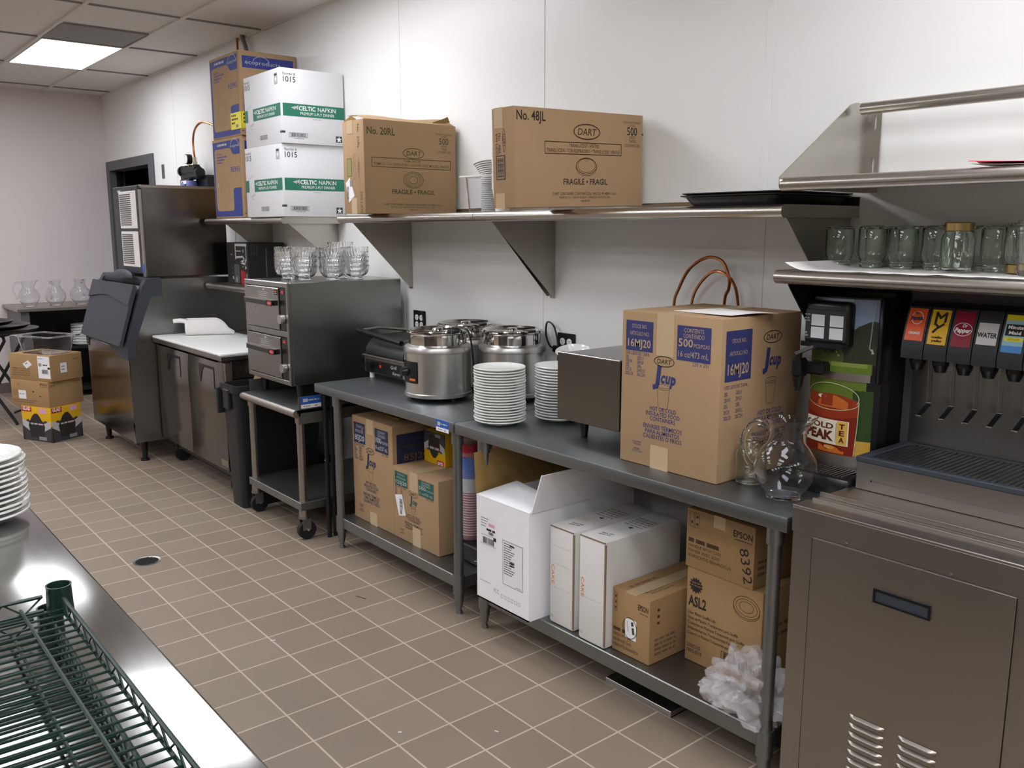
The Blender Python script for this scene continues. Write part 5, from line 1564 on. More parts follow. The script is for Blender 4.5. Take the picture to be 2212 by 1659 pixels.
bw.rotation_euler = (R(12), R(8), 0)

# ------------------------------------------------------------------ countertop oven
t = thing('countertop_oven', 'low steel countertop oven between plates and tall carton', 'oven', (-2.27, -.33, .856))
MB().box(-.172, .20, -.20, .205, .075, .325, steel_v, .004).build('body', t)
f = MB().box(-.178, .148, -.222, -.20, .072, .328, steel_v, .003)
f.build('front_panel', t)
MB().box(.151, .205, -.218, -.20, .072, .326, alu, .003).build('end_strip', t)
MB().box(-.178, .148, -.2225, -.205, .3262, .3295, alu, .001).build('lit_top_edge', t)  # pale strip puts the lit upper edge into the colour
for x in (-.10, .15):
    for y in (-.15, .15):
        MB().cyl((x, y, 0), (x, y, .077), .013, black_pl2, r1=.02, n=12).build('foot', t)

# ------------------------------------------------------------------ lids and containers on the shelf
t = thing('food_container', 'clear plastic food container with a flat rim on the shelf, beside the lid stacks', 'container', (-3.225, -.27, S1))
def box_shell(b, w0, d0, w1, d1, h, th, m, r_=.02):
    shell(b, [ringpts(w0, d0, .0, r_), ringpts(w1, d1, h, r_), ringpts(w1 - th, d1 - th, h, r_ * .9), ringpts(w0 - th, d0 - th, th, r_ * .9)], m)
b = MB(); box_shell(b, .065, .075, .075, .085, .155, .003, glass_p)
b.build('container_body', t)
b = MB()
P0 = ringpts(.077, .087, .155, .02); P1 = ringpts(.098, .105, .155, .02)
n_ = len(P0)
b.add([Vector(p) for p in P0] + [Vector(p) for p in P1] + [Vector(p) + Vector((0, 0, .006)) for p in P0] + [Vector(p) + Vector((0, 0, .006)) for p in P1],
      [(i, (i + 1) % n_, n_ + (i + 1) % n_, n_ + i) for i in range(n_)] + [(2 * n_ + i, 3 * n_ + i, 3 * n_ + (i + 1) % n_, 2 * n_ + (i + 1) % n_) for i in range(n_)] + [(n_ + i, n_ + (i + 1) % n_, 3 * n_ + (i + 1) % n_, 3 * n_ + i) for i in range(n_)] + [(i, 2 * n_ + i, 2 * n_ + (i + 1) % n_, (i + 1) % n_) for i in range(n_)], white_pl)
b.build('rim', t)
lid_m = MB().lathe([(0, .0035), (.040, .0035), (.044, .0), (.047, .0), (.048, .004), (.045, .0065), (.041, .0055), (0, .005)], white_pl, 32)
lo_ = None
for i in range(27):
    k = max(0, i - 15)
    L_ = (-3.205 - .0009 * k * k * .25, -.27 - .0002 * k * k, S1 + .0045 + i * .0082)
    lb = 'white disposable lid in the leaning lid stack standing in the clear container' if i < 26 else 'topmost white lid of the leaning lid stack in the clear container'
    if lo_ is None: lo_ = tag(lid_m.build('disposable_cup_cover'), lb, 'lid', 'white lids in the clear container', L_)
    else:
        o = dup(lo_, loc=L_, label=lb)
        o.rotation_euler = (R(.2) * k, R(-1.1) * k, 0)
cup_m = MB().lathe([(0, 0), (.030, 0), (.043, .095), (.046, .095), (.046, .099), (.042, .1), (.029, .003), (0, .003)], white_pl, 32)
co_ = None
for i in range(26):
    L_ = (-3.035, -.345, S1 + .0005 + i * .0068)
    lb = 'white foam cup nested in the straight cup stack beside the wide carton' if i < 25 else 'topmost white foam cup of the stack beside the wide carton'
    if co_ is None: co_ = tag(cup_m.build('foam_cup'), lb, 'cup', 'nested foam cups', L_)
    else: dup(co_, loc=L_, label=lb)

# black trays on the shelf end
def tray_mesh():
    b = MB()
    shell(b, [ringpts(.165, .19, .0, .03), ringpts(.185, .21, .026, .04), ringpts(.20, .225, .030, .045), ringpts(.20, .225, .033, .045), ringpts(.183, .208, .030, .04), ringpts(.163, .188, .004, .03)], black_pl2)
    return b
o = tag(tray_mesh().build('serving_tray'), 'lower black rectangular tray at the right end of the wall shelf', 'tray', 'black trays on the wall shelf', (-1.775, -.235, S1))
dup(o, loc=(-1.77, -.233, S1 + .0075), rot=(0, 0, R(1)), label='upper black rectangular tray at the right end of the wall shelf')

# red folded sheets on the rack
def rp(u, v):
    return (.36 * u - .18, .14 * v - .07, .003 + .012 * (1 - u) ** 3 + .004 * math.sin(5 * v + 3 * u))
tag(MB().sheet(rp, 12, 6, paper_r, .0008).build('red_leaflet'), 'red leaflet lying on the upper steel rack', 'paper', None, (-.84, -.41, 1.7925), R(6))
tag(MB().sheet(lambda u, v: (.36 * u - .18, .14 * v - .07, .0022 + .009 * (1 - u) ** 3), 12, 4, paper_w, .0006).build('white_leaflet'), 'white leaflet under the red one on the upper steel rack', 'paper', None, (-.835, -.405, 1.791), R(4))

# paper liner and jars
def ln(u, v):
    x = -.60 + 1.18 * u
    c = max(0, .06 - u) / .06
    y = -.15 + .145 * v - .20 - .10
    y = -.48 + .40 * v
    edge = .012 * noise.noise(Vector((u * 14, 2.0, 0))) if v < .01 else 0
    return (x, y - edge - .01, .001 + .022 * c * c + (.0035 * max(0, noise.noise(Vector((u * 22, 7, 0)))) if v < .3 else 0))
tag(MB().sheet(ln, 70, 8, paper_w, .0005).build('shelf_liner'), 'white paper liner with a curled end on the jar shelf', 'paper', None, (-.92, 0, 1.5225))
def jar_body():
    def rib(th, i, r):
        if 2 <= i <= 5 or 15 <= i <= 18:
            return r * (1 + .035 * (abs(math.cos(2 * th)) ** .5 - .6) * -1)
        return r
    out = [(0, .006), (.030, .002), (.038, .004), (.0425, .012), (.0425, .088), (.040, .098), (.0345, .106), (.0335, .110), (.0350, .113), (.0335, .116), (.0350, .120), (.0335, .124), (.0345, .127), (.0330, .129)]
    inn = [(.0310, .128), (.0305, .108), (.0360, .097), (.0392, .088), (.0392, .014), (.034, .009), (.0, .009)]
    return MB().lathe(out + inn, glass_g, 40, (0, 0, 0), rib)
JZ = 1.526
jar0 = None
def jar(x, y, label, flip, z=JZ, lid=None, rz=0.):
    global jar0
    if jar0 is None:
        jar0 = jar_body().build('mason_jar')
        o = jar0
    else:
        o = dup(jar0)
    for c in list(o.children): pass
    tag(o, label, 'jar', 'glass mason jars on the shelf')
    o.location = (x, y, z + (.129 if flip else 0))
    o.rotation_euler = (PI if flip else 0, 0, rz)
    return o
jrow = [(-1.512, -.205, 'upside-down glass jar at the left end of the jar shelf row'), (-1.412, -.190, 'second upside-down glass jar from the left on the jar shelf'), (-1.310, -.200, 'third upside-down glass jar from the left on the jar shelf'), (-1.205, -.205, 'fourth upside-down glass jar from the left, left of the gold-lidded jar'), (-1.035, -.215, 'upside-down glass jar just right of the gold-lidded jar')]
for i, (x, y, lb) in enumerate(jrow):
    jar(x, y, lb, True, rz=.3 * i)
for i, x in enumerate((-1.45, -1.34, -1.23, -1.12, -1.01, -.90, -.79)):
    jar(x, -.085, 'upside-down glass jar in the back row against the wall', True, rz=.5 * i)
jl = jar(-1.098, -.318, 'upright glass jar with a gold screw lid on the jar shelf', False)
MB().lathe([(0, .134), (.034, .134), (.0372, .132), (.0372, .112), (.0365, .112)], gold_lid, 36).build('screw_lid', jl)
j6 = jar(-.955, -.265, 'upside-down glass jar standing on its gold lid, right part of the shelf', True, JZ + .006)
MB().lathe([(0, .134), (.034, .134), (.0372, .132), (.0372, .112), (.0365, .112)], gold_lid, 36).build('screw_lid', j6)
def tumbler():
    def rib(th, i, r): return r * (1 + (.012 * math.cos(18 * th) if 2 <= i <= 5 else 0))
    return MB().lathe([(0, .0), (.032, .0), (.036, .006), (.037, .03), (.041, .10), (.044, .135), (.042, .136), (.039, .10), (.034, .03), (.032, .014), (0, .013)], glass, 54, (0, 0, 0), rib)
o = tag(tumbler().build('ribbed_tumbler'), 'ribbed clear tumbler at the right edge of the jar shelf', 'glass', None, (-.895, -.345, JZ))

# ------------------------------------------------------------------ pitcher and jar on the table
def pitcher_mesh():
    prof = [(.050, .0), (.051, .004), (.048, .008), (.062, .025), (.082, .052), (.092, .085), (.088, .118), (.070, .146), (.053, .168), (.047, .190), (.050, .215), (.058, .238)]
    def sp(th, i, r):
        k = max(0, (i - 8)) / 3.
        return r
    N_ = 48
    def ring(r, z, inner):
        pts = []
        for k in range(N_):
            th = 2 * PI * k / N_
            s_ = max(0, (z - .165) / .073)
            c_ = max(0, math.cos(th)) ** 10
            rr = r + (.030 * c_ * s_ ** 1.5) - .008 * s_ * max(0, math.cos(th - .75)) ** 14 - .008 * s_ * max(0, math.cos(th + .75)) ** 14
            rr += .0012 * math.sin(9 * z * 40 + 3 * th) if False else 0
            pts.append(Vector((rr * math.cos(th), rr * math.sin(th), z + .008 * c_ * s_)))
        return pts
    b = MB()
    secs = [ring(r, z, False) for r, z in prof] + [ring(r - .003, z, True) for r, z in prof[::-1][:-2]] + [ring(.040, .010, True)]
    n = N_
    vs = [p for s_ in secs for p in s_]
    fs = [(i * n + j, i * n + (j + 1) % n, (i + 1) * n + (j + 1) % n, (i + 1) * n + j) for i in range(len(secs) - 1) for j in range(n)]
    fs += [list(range(n))[::-1], [(len(secs) - 1) * n + j for j in range(n)]]
    return b.add(vs, fs, glass_p)
def pitcher(loc, rz, label, group=None):
    t = thing('pitcher', label, 'pitcher', loc, rz, group)
    pitcher_mesh().build('vessel', t)
    pts = smooth([(-.050, 0, .198), (-.072, 0, .222), (-.100, 0, .218), (-.122, 0, .185), (-.122, 0, .14), (-.108, 0, .105), (-.094, 0, .085), (-.096, 0, .070), (-.108, 0, .072), (-.107, 0, .085)], 5)
    MB().tube(pts, .0078, glass_p, n=10).build('handle', t)
    return t
pit = pitcher((-1.437, -.560, .8562), math.atan2(.771, .636) - R(12), 'clear round pitcher with a curled handle at the right end of the nearer table')
for i, (x, y, lb) in enumerate(((-9.62, -.955, 'leftmost clear pitcher on the far steel counter'), (-9.62, -.72, 'middle clear pitcher on the far steel counter'), (-9.62, -.49, 'right clear pitcher on the far steel counter'), (-9.62, -.25, 'clear pitcher on the far steel counter half hidden by the ice bin lid'))):
    c = dup(pit, loc=(x, y, .9012), rot=(0, 0, (1.2, 2.6, -.6, .4)[i]), label=lb, group='pitchers on the far counter')
    c.scale = (1.05, 1.05, 1.05)
o = jar(-1.588, -.515, 'open glass jar on the steel table beside the tall carton and pitcher', False, .8562)
del o['group']
o.scale = (1.1, 1.1, 1.1)

# ------------------------------------------------------------------ drinks cabinet
t = thing('drinks_cabinet', 'steel drinks station cabinet with a recessed handle and louvres', 'cabinet', (-.70, -.37, 0))
CX, CY = .60, .35
s = MB()
s.box(-CX, CX, -CY + .004, CY, .0, .822, steel_soft)
s.box(-CX - .004, CX, -CY, CY, .822, .893, steel_soft, .003)
s.box(-CX - .004, CX, -CY - .001, -CY + .010, .893, .899, steel_soft, .002)
s.box(-CX - .004, CX, -CY + .010, -CY + .075, .893, .8965, steel_soft)
s.box(-CX + .01, CX, -CY + .075, -CY + .082, .893, .905, steel_soft, .001)
s.box(-CX - .004, CX, -CY + .135, -CY + .142, .893, .907, steel_soft, .001)
s.build('body', t)
d = MB().box(-.537, -.022, -CY - .0015, -CY + .006, .03, .8205, steel_soft, .0008)
dr = d.build('door', t)
MB().box(-.541, -.537, -CY + .003, -CY + .0045, .03, .818, black_mt).box(-.022, -.0205, -CY + .003, -CY + .0045, .03, .818, black_mt).build('door_gap', t, smooth=False)
h_ = MB()
hx0, hx1, hz0, hz1 = -.355, -.208, .699, .737
for a in ((hx0, hx1, hz0, hz0 + .004), (hx0, hx1, hz1 - .006, hz1), (hx0, hx0 + .005, hz0 + .004, hz1 - .006), (hx1 - .005, hx1, hz0 + .004, hz1 - .006)):
    h_.box(a[0], a[1], -CY - .006, -CY - .0012, a[2], a[3], black_pl2)
h_.add([(hx0, -CY - .002, hz0 + .004), (hx1, -CY - .002, hz0 + .004), (hx1, -CY - .0035, hz1), (hx0, -CY - .0035, hz1)], [(0, 1, 2, 3)], grey_pl)
h_.build('handle', dr, smooth=False)
for x0, x1 in ((-.396, -.300), (-.262, -.165)):
    for i in range(11):
        z = .366 - .0255 * i
        if z < .06: break
        def lv(u, v):
            e = (1 - abs(2 * u - 1) ** 8)
            return (x0 + (x1 - x0) * u, -CY - .002 - .009 * math.sin(PI * v * .95 + .1) * e, z - .012 + .014 * v)
        lb = MB().sheet(lv, 14, 6, steel_soft)
        lb.build('louvre', dr)
sc_ = MB()
for x in (-.44, -.17, .1):
    sc_.cyl((x, -CY - .003, .829), (x, -CY, .829), .004, galv, n=10)
sc_.build('screws', t)

# ------------------------------------------------------------------ soda dispenser
t = thing('soda_dispenser', 'charcoal soda fountain with a row of labelled valves and drip tray', 'soda dispenser', (-.68, -.22, .8935))
DX = .605
s = MB()
s.box(-DX + .002, DX, -.212, .09, .0, .094, steel_soft, .002)
s.build('base', t)
MB().box(-DX + .05, DX, -.2125, -.211, .030, .033, galv).cyl((-DX + .05, -.2128, .0315), (-DX + .05, -.211, .0315), .003, black_mt, n=10).build('seam', t, smooth=False)
s = MB()
s.box(-DX - .012, -DX + .012, .06, .21, .0, .59, disp_side, .003)
s.box(-DX, DX, .085, .20, .0, .59, disp_side, .003)
s.box(-DX, DX, .03, .20, .53, .59, disp_side, .01)
s.build('housing', t)
MB().box(-DX + .006, DX, .070, .088, .09, .42, steel, .002).build('back_plate', t, smooth=False)
tr = MB()
z0, z1 = .082, .099
for a in ((-DX, DX, -.216, -.192), (-DX, DX, .05, .07), (-DX + .0005, -DX + .03, -.1925, .0505), (DX - .02, DX - .0005, -.1925, .0505)):
    tr.box(a[0], a[1], a[2], a[3], z0, z1, grey_pl, .003)
tr.box(-DX + .01, DX - .01, -.20, .06, .080, .083, black_mt)
tb = tr.build('drip_tray', t)
g = MB()
n_ = 70
for i in range(n_):
    x = -DX + .036 + (2 * DX - .06) * i / (n_ - 1)
    g.box(x - .0035, x + .0035, -.195, .055, z1 - .008, z1 - .002, disp_pl)
for y in (-.12, -.04, .03):
    g.box(-DX + .03, DX - .02, y - .003, y + .003, z1 - .012, z1 - .007, disp_pl)
g.build('grate', tb, smooth=False)
# valves
VX0, VP = -.525, .066
LAB = [('orange', '#e2571c'), ('yellow', '#e2b41c'), ('red', '#8e1230'), ('white', '#cfd0d0'), ('lemonade', '#9cc4d6'), ('black', '#26282b'), ('black', '#26282b'), ('black', '#26282b')]
blue_fade = mat('label_blue', '#4d92d6', .3)
for i in range(8):
    x = VX0 + VP * i
    # curved front cover in (y, z)
    pts = [(.06, .540), (-.03, .540)]
    for k in range(9):
        a = k / 8
        pts.append((-.058 - .036 * math.sin(a * 1.35), .530 - .128 * a))
    pts += [(-.092, .382), (.06, .382)]
    v = MB().prism(pts, 'x', x - VP / 2 + .0015, x + VP / 2 - .0015, disp_pl)
    vo = v.build('valve', t, ang=30)
    nz = MB().cyl((x, -.048, .384), (x, -.048, .366), .0225, black_pl2, n=20).cyl((x, -.048, .366), (x, -.048, .345), .0225, black_pl2, r1=.014, n=20)
    nz.build('nozzle', vo)
    lv = MB()
    lv.add([(x + .008, .0, .375), (x + .020, .0, .375), (x + .020, .012, .235), (x + .008, .012, .235), (x + .008, .003, .375), (x + .020, .003, .375), (x + .020, .015, .235), (x + .008, .015, .235)], [(0, 1, 2, 3), (4, 7, 6, 5), (0, 4, 5, 1), (1, 5, 6, 2), (2, 6, 7, 3), (3, 7, 4, 0)], glass_p)
    L2 = lv.build('lever', vo, smooth=False)
    lp_ = MB().add([(x + .007, .012, .240), (x + .021, .012, .240), (x + .018, -.040, .210), (x + .004, -.040, .210), (x + .007, .012, .237), (x + .021, .012, .237), (x + .018, -.040, .207), (x + .004, -.040, .207)], [(0, 1, 2, 3), (4, 7, 6, 5), (0, 4, 5, 1), (1, 5, 6, 2), (2, 6, 7, 3), (3, 7, 4, 0)], black_mt)
    lp_.cyl((x + .003, -.041, .208), (x + .019, -.041, .208), .0032, chrome, n=8).cyl((x + .006, .012, .240), (x + .022, .012, .240), .0028, chrome, n=8)
    lp_.build('paddle', L2, smooth=False)
    # label bent over the cover: v = 0 bottom .. 1 top
    ik = Ink()
    W = VP - .014
    def bend(p, x=x):
        u, vv = p.x, p.z
        a = (.118 - vv) / .128
        a = max(0, min(1, a))
        return (x - W / 2 + u, -.058 - .036 * math.sin(a * 1.35) - .0008 + p.y, .530 - .128 * a)
    ik.b.fn = bend
    def band(v0, v1, m, u0=0., u1=W, lay=0):
        for k in range(6):
            a, c = v0 + (v1 - v0) * k / 6, v0 + (v1 - v0) * (k + 1) / 6
            ik.rect(u0, a, u1, c, m, lay)
    ik.face((0, 0, 0), (1, 0, 0), (0, 0, 1), .0004)
    nm, hx_ = LAB[i]
    mm = MATS.get('valve_label_' + nm) or mat('valve_label_' + nm, hx_, .25)
    c = W / 2
    if nm == 'orange':
        band(.022, .112, mm)
        ik.ring(c, .086, .017, .018, .0015, ink_w, 1).disc(c - .003, .099, .006, .004, ink_gf, 2)
        ik.text('Fanta', c, .080, .0115, ink_n2, al='C', wid=.035, bold=.05, lay=3, rot=4)
        ik.text('ORANGE', c, .040, .0072, ink_w, al='C', wid=.033, bold=.03, lay=2)
    elif nm == 'yellow':
        band(.016, .112, mm)
        ik.line([(c - .012, .072), (c - .012, .104), (c + .0, .090), (c + .014, .104), (c + .014, .080)], .0065, ink_k, 2)
        ik.line([(c - .012, .074), (c + .0, .064), (c + .012, .074)], .006, ink_k, 2).line([(c + .0, .066), (c - .014, .050)], .0065, ink_k, 2)
        ik.text('mello', c, .034, .006, ink_k, al='C', wid=.030, bold=.04, lay=2).text('yello', c, .024, .006, ink_k, al='C', wid=.030, bold=.04, lay=2)
    elif nm == 'red':
        band(.016, .112, mm)
        ik.ring(c, .064, .025, .018, .0015, ink_w, 1)
        ik.text('Dr', c + .004, .070, .0085, ink_w, al='C', wid=.013, bold=.03, lay=2, shear=.2).text('Pepper', c, .056, .0115, ink_w, al='C', wid=.042, bold=.04, lay=2, shear=.2)
    elif nm == 'white':
        band(.028, .086, mm)
        ik.text('WATER', c, .048, .0125, ink_k, al='C', wid=W * .97, bold=.03, lay=2)
    elif nm == 'lemonade':
        band(.014, .112, mm); band(.014, .032, blue_fade, lay=1)
        band(.098, .112, ink_y, lay=1)
        band(.058, .088, ink_k, .004, W, 2)
        ik.text('Minute', c + .002, .076, .009, ink_w, al='C', wid=.038, bold=.03, lay=3).text('Maid', c + .002, .062, .0085, ink_w, al='C', wid=.03, bold=.03, lay=3)
        band(.044, .054, ink_y, .004, W - .002, 2)
        ik.text('LEMONADE', c + .001, .0465, .005, ink_gf, al='C', wid=.03, lay=3)
    else:
        continue
    ik.build(vo, 'flavour_label')

# ------------------------------------------------------------------ iced tea dispenser
t = thing('tea_dispenser', 'narrow black tea dispenser with a picture front and black tap', 'tea dispenser', (-1.413, -.225, .8555))
TW = .117
def curve(u):
    """bowed front: u metres from the left edge -> local (x, y)"""
    x = -TW + u
    k = (u - TW) / TW
    return x, -.075 - .035 * (1 - k * k)
s = MB()
s.box(-TW, TW, -.02, .19, .0, .60, black_pl2, .004)
prof = [(-TW + 2 * TW * i / 20) for i in range(21)]
pl = [(-TW, -.02)] + [(x, -.075 - .035 * (1 - (x / TW) ** 2)) for x in prof] + [(TW, -.02)]
s.prism(pl, 'z', .10, .585, black_pl2)
s.box(TW - .010, TW + .004, -.095, -.02, .33, .585, black_pl2, .005)
s.box(-TW, TW, -.225, .0, .0, .058, black_pl2, .004)
s.build('body', t, ang=50)
b = MB().prism([(-TW + .004, -.02)] + [(x * .97, -.078 - .035 * (1 - (x / TW) ** 2)) for x in prof] + [(TW - .004, -.02)], 'z', .058, .102, steel_soft)
b.build('steel_base', t, ang=50)
g = MB().box(-TW + .02, TW - .02, -.215, -.115, .0585, .0595, black_mt)
for i in range(15):
    x = -TW + .028 + (2 * TW - .056) * i / 14
    g.box(x - .002, x + .002, -.212, -.118, .0595, .0635, galv)
g.build('drip_grate', t, smooth=False)
ik = Ink()
def bend2(p):
    x, y = curve(p.x)
    return (x, y - .0012 + p.y, p.z)
ik.b.fn = bend2
ik.face((0, 0, 0), (1, 0, 0), (0, 0, 1), 0)
PIC = {}
for n_, c_ in (('sky', '#7f93ad'), ('sky_pale', '#a9b7c6'), ('trees', '#2c3523'), ('trees_mid', '#4d5a2a'), ('meadow', '#5d7228'), ('meadow_pale', '#7c8c40'), ('grass_deep', '#2d4620'), ('wood', '#c79a3e'), ('rope', '#a8a79a'), ('tea', '#7a2312'), ('tea_mid', '#93341a'), ('tea_light', '#c0682a'), ('tea_amber', '#d99a45'), ('glassline', '#c9c7a8'), ('cream', '#e2dcc8'), ('lbl_gold', '#d3a94a'), ('brown_ink', '#5a2616')):
    PIC[n_] = mat('picture_' + n_, c_, .28)
U = 2 * TW
def strip(u0, u1, v0, v1, m, lay=0, n=14):
    for i in range(n):
        a, c = u0 + (u1 - u0) * i / n, u0 + (u1 - u0) * (i + 1) / n
        ik.rect(a, v0, c, v1, m, lay)
def blob(fn_lo, fn_hi, u0, u1, m, lay, n=24):
    pts = []
    for i in range(n + 1):
        u = u0 + (u1 - u0) * i / n
        pts += [(u, fn_lo(u)), (u, fn_hi(u))]
    ik.put(pts, [(2 * i, 2 * i + 2, 2 * i + 3, 2 * i + 1) for i in range(n)], m, lay)
UE = U - .014
strip(.004, UE, .43, .580, PIC['sky'])
blob(lambda u: .55, lambda u: .580, .004, .15, PIC['sky_pale'], 1)
blob(lambda u: .385, lambda u: .46 + .055 * min(1, max(0, (u - .10) / .10)) + .006 * noise.noise(Vector((u * 60, 1, 0))), .004, UE, PIC['trees'], 2, 40)
blob(lambda u: .385, lambda u: .42 + .03 * noise.noise(Vector((u * 40, 5, 0))), .004, .13, PIC['trees_mid'], 3, 30)
strip(.004, UE - .008, .355, .388, PIC['meadow'], 4)
blob(lambda u: .375, lambda u: .388, .09, UE - .02, PIC['meadow_pale'], 5)
strip(.004, UE - .020, .305, .332, PIC['meadow'], 1)
strip(.004, UE, .15, .306, PIC['grass_deep'], 1)
blob(lambda u: .235, lambda u: .318, .004, .165, PIC['meadow'], 2)
strip(.10, UE, .102, .150, PIC['wood'], 1)
blob(lambda u: .108, lambda u: .116 + .004 * math.sin(u * 90), .15, UE, PIC['lbl_gold'], 2)
# swing
ik.line([(.105, .418), (.208, .432), (.212, .422), (.112, .408)], .005, PIC['rope'], 6).line([(.118, .425), (.119, .50)], .002, PIC['rope'], 6).line([(.202, .434), (.210, .575)], .002, PIC['rope'], 6)
# glass of tea
gl = lambda u: .5
blob(lambda u: .100, lambda u: .245, .006, .181, PIC['tea'], 7, 20)
blob(lambda u: .225 - .014 * math.sin(PI * (u - .006) / .18), lambda u: .268 + .020 * math.sin(PI * (u - .006) / .19), .006, .184, PIC['tea_mid'], 8, 20)
blob(lambda u: .245, lambda u: .262 + .022 * math.sin(PI * (u - .05) / .11), .05, .155, PIC['tea_light'], 9, 16)
blob(lambda u: .255, lambda u: .285, .018, .05, PIC['tea_mid'], 9, 8)
blob(lambda u: .250, lambda u: .288 - .3 * abs(u - .09), .062, .105, PIC['tea_mid'], 10, 8)
ik.disc(.065, .276, .016, .006, PIC['cream'], 10)
blob(lambda u: .104, lambda u: .118 + .006 * math.sin(u * 120), .06, .15, PIC['tea_light'], 9, 20)
ik.disc(.10, .120, .018, .006, PIC['tea_amber'], 10)
ik.ring(.095, .278, .091, .044, .0022, PIC['glassline'], 11, -20, 200, 30).ring(.095, .264, .091, .027, .0022, PIC['glassline'], 11, 180, 360, 30)
ik.line([(.186, .27), (.184, .19), (.179, .102)], .002, PIC['glassline'], 11)
strip(.006, .162, .130, .207, PIC['cream'], 12)
strip(.125, .158, .132, .205, PIC['lbl_gold'], 13)
ik.rect(.1225, .138, .1237, .198, PIC['brown_ink'], 14)
ik.text('GOLD', .008, .178, .017, PIC['brown_ink'], wid=.106, bold=.03, lay=14)
ik.text('PEAK', .006, .142, .028, PIC['brown_ink'], wid=.110, bold=.05, lay=14)
for i, c_ in enumerate('TEA'):
    ik.text(c_, .1415, .182 - .021 * i, .0155, PIC['brown_ink'], al='C', wid=.017, bold=.04, lay=14)
pc = ik.build(t, 'picture_panel')
MB().prism([(x * .99, -.0795 - .035 * (1 - (x / TW) ** 2)) for x in prof[1:-2]] + [(x * .99, -.076 - .035 * (1 - (x / TW) ** 2)) for x in prof[1:-2]][::-1], 'z', .332, .356, steel_soft).build('steel_band', t, ang=50)
# control box
c_ = MB().box(-.112, .040, -.140, -.085, .435, .572, black_pl2, .016, 3)
cb = c_.build('control_box', t)
MB().box(-.104, .032, -.1415, -.139, .452, .545, disp_pl, .002).build('fascia', cb)
for x in (-.062, .000):
    for z in (.496, .458):
        MB().box(x - .026 + .005, x + .026 - .003, -.143, -.1412, z, z + .034, lcd).build('blank_label', cb, smooth=False)
ik = Ink().face((-.112, -.1417, .45), (1, 0, 0), (0, 0, 1))
ik.dashes(.006, .077, .018, .004, ink_gy).dashes(.006, .066, .016, .004, ink_gy, seed=4).dashes(.006, .058, .018, .004, ink_gy, seed=5).dashes(.006, .020, .010, .006, ink_gy).dashes(.006, .012, .014, .004, ink_gy)
ik.build(cb)
MB().prism([(-.118, -.14), (.040, -.14), (.030, -.155), (-.04, -.162), (-.108, -.155)], 'z', .432, .446, black_pl2).build('visor', cb)
# tap
tp = MB().box(-.118, -.030, -.155, -.10, .345, .385, black_pl2, .008).box(-.118, -.085, -.19, -.14, .335, .395, black_pl2, .008)
tp.cyl((-.102, -.168, .345), (-.102, -.168, .305), .019, black_pl2, r1=.013, n=14).cyl((-.102, -.168, .305), (-.102, -.168, .292), .009, black_pl2, n=12)
ta = tp.build('tap', t)
MB().box(-.11, -.095, -.175, -.16, .39, .415, black_pl2, .004).prism([(-.115, .412), (-.108, .404), (-.050, .432), (-.053, .440)], 'y', -.178, -.158, galv).build('tap_lever', ta)

# ------------------------------------------------------------------ clear bag on the lower shelf
b = MB(); crumple(b, (0, 0, .085), .105, 5.7, bag_film, 1.05, .82, .95, .75, 5, .004, 1.9)
crumple(b, (-.085, -.02, .05), .06, 9.7, bag_film, 1.1, .7, .7, .8, 4, .004, 1.9)
tag(b.build('plastic_bag', ang=28), 'crumpled clear plastic bag at the right end of the lower shelf', 'bag', None, (-1.465, -.635, .1665))
o = MB().box(-.155, .155, -.02, .20, .0, .004, alu).box(-.155, .155, -.022, -.016, 0, .022, alu, .001).box(-.155, -.149, -.02, .20, 0, .022, alu).box(.149, .155, -.02, .20, 0, .022, alu).box(-.155, .155, .194, .2, 0, .022, alu).build('sheet_pan')
tag(o, 'metal sheet pan on the floor under the nearer steel table', 'pan', None, (-1.94, -.60, .001))

# ------------------------------------------------------------------ wrapped red cups
def cup_sleeve(x, y, z, label, printed, zt):
    t = thing('cup_sleeve', label, 'cups', (x, y, z), 0, 'wrapped sleeves of red cups')
    n = 30 if not printed else 22
    p = [(0, 0), (.033, 0)]
    for i in range(n):
        zz = .02 + .0118 * i
        p += [(.041, zz), (.0455, zz + .001), (.0455, zz + .0045), (.041, zz + .0055)]
    zz = .02 + .0118 * n
    MB().lathe(p + [(.041, zz), (.040, zz + .01), (0, zz + .01)], red_cup, 32).build('nested_cups', t)
    rm = MB()
    for i in range(n):
        z_ = .02 + .0118 * i
        rm.lathe([(.0452, z_ + .0005), (.0472, z_ + .0015), (.0472, z_ + .004), (.0452, z_ + .005)], label_w if not printed else ink_lg, 32)
    rm.build('cup_rims', t)
    if printed:
        MB().lathe([(.046, zz - .06), (.0475, zz - .06), (.0475, zz + .005), (.046, zz + .005)], ink_lg, 32).build('grey_band', t)
        MB().lathe([(.046, zz + .005), (.048, zz + .005), (.049, zz + .10), (.046, zz + .10)], ink_bl, 32).build('blue_band', t)
        MB().lathe([(.046, zz + .105), (.048, zz + .105), (.047, zt - z), (0, zt - z)], red_cup, 32).build('red_top', t)
    else:
        MB().lathe([(.041, zz + .008), (.0455, zz + .012), (.038, zt - z - .05), (.036, zt - z), (0, zt - z)], red_cup, 32).build('red_top', t)
    MB().lathe([(.0485, .0), (.050, .1), (.0495, zt - z - .04), (.030, zt - z + .03), (.028, zt - z + .03), (.0485, zt - z - .04), (.0485, .1), (.0475, 0)], wrap_film, 28).build('plastic_wrap', t)
    return t
cup_sleeve(-3.075, -.50, .262, 'printed sleeve of red cups with a blue band, behind the table leg', True, .70)
cup_sleeve(-2.905, -.46, .264, 'striped sleeve of red cups between the table leg and the open white carton', False, .73)
t = thing('black_package', 'black package with white swirls under the red cup sleeves', 'package', (-2.995, -.49, .166))
MB().box(-.125, .13, -.075, .07, 0, .094, black_pl2, .02, 3).build('wrapper', t)
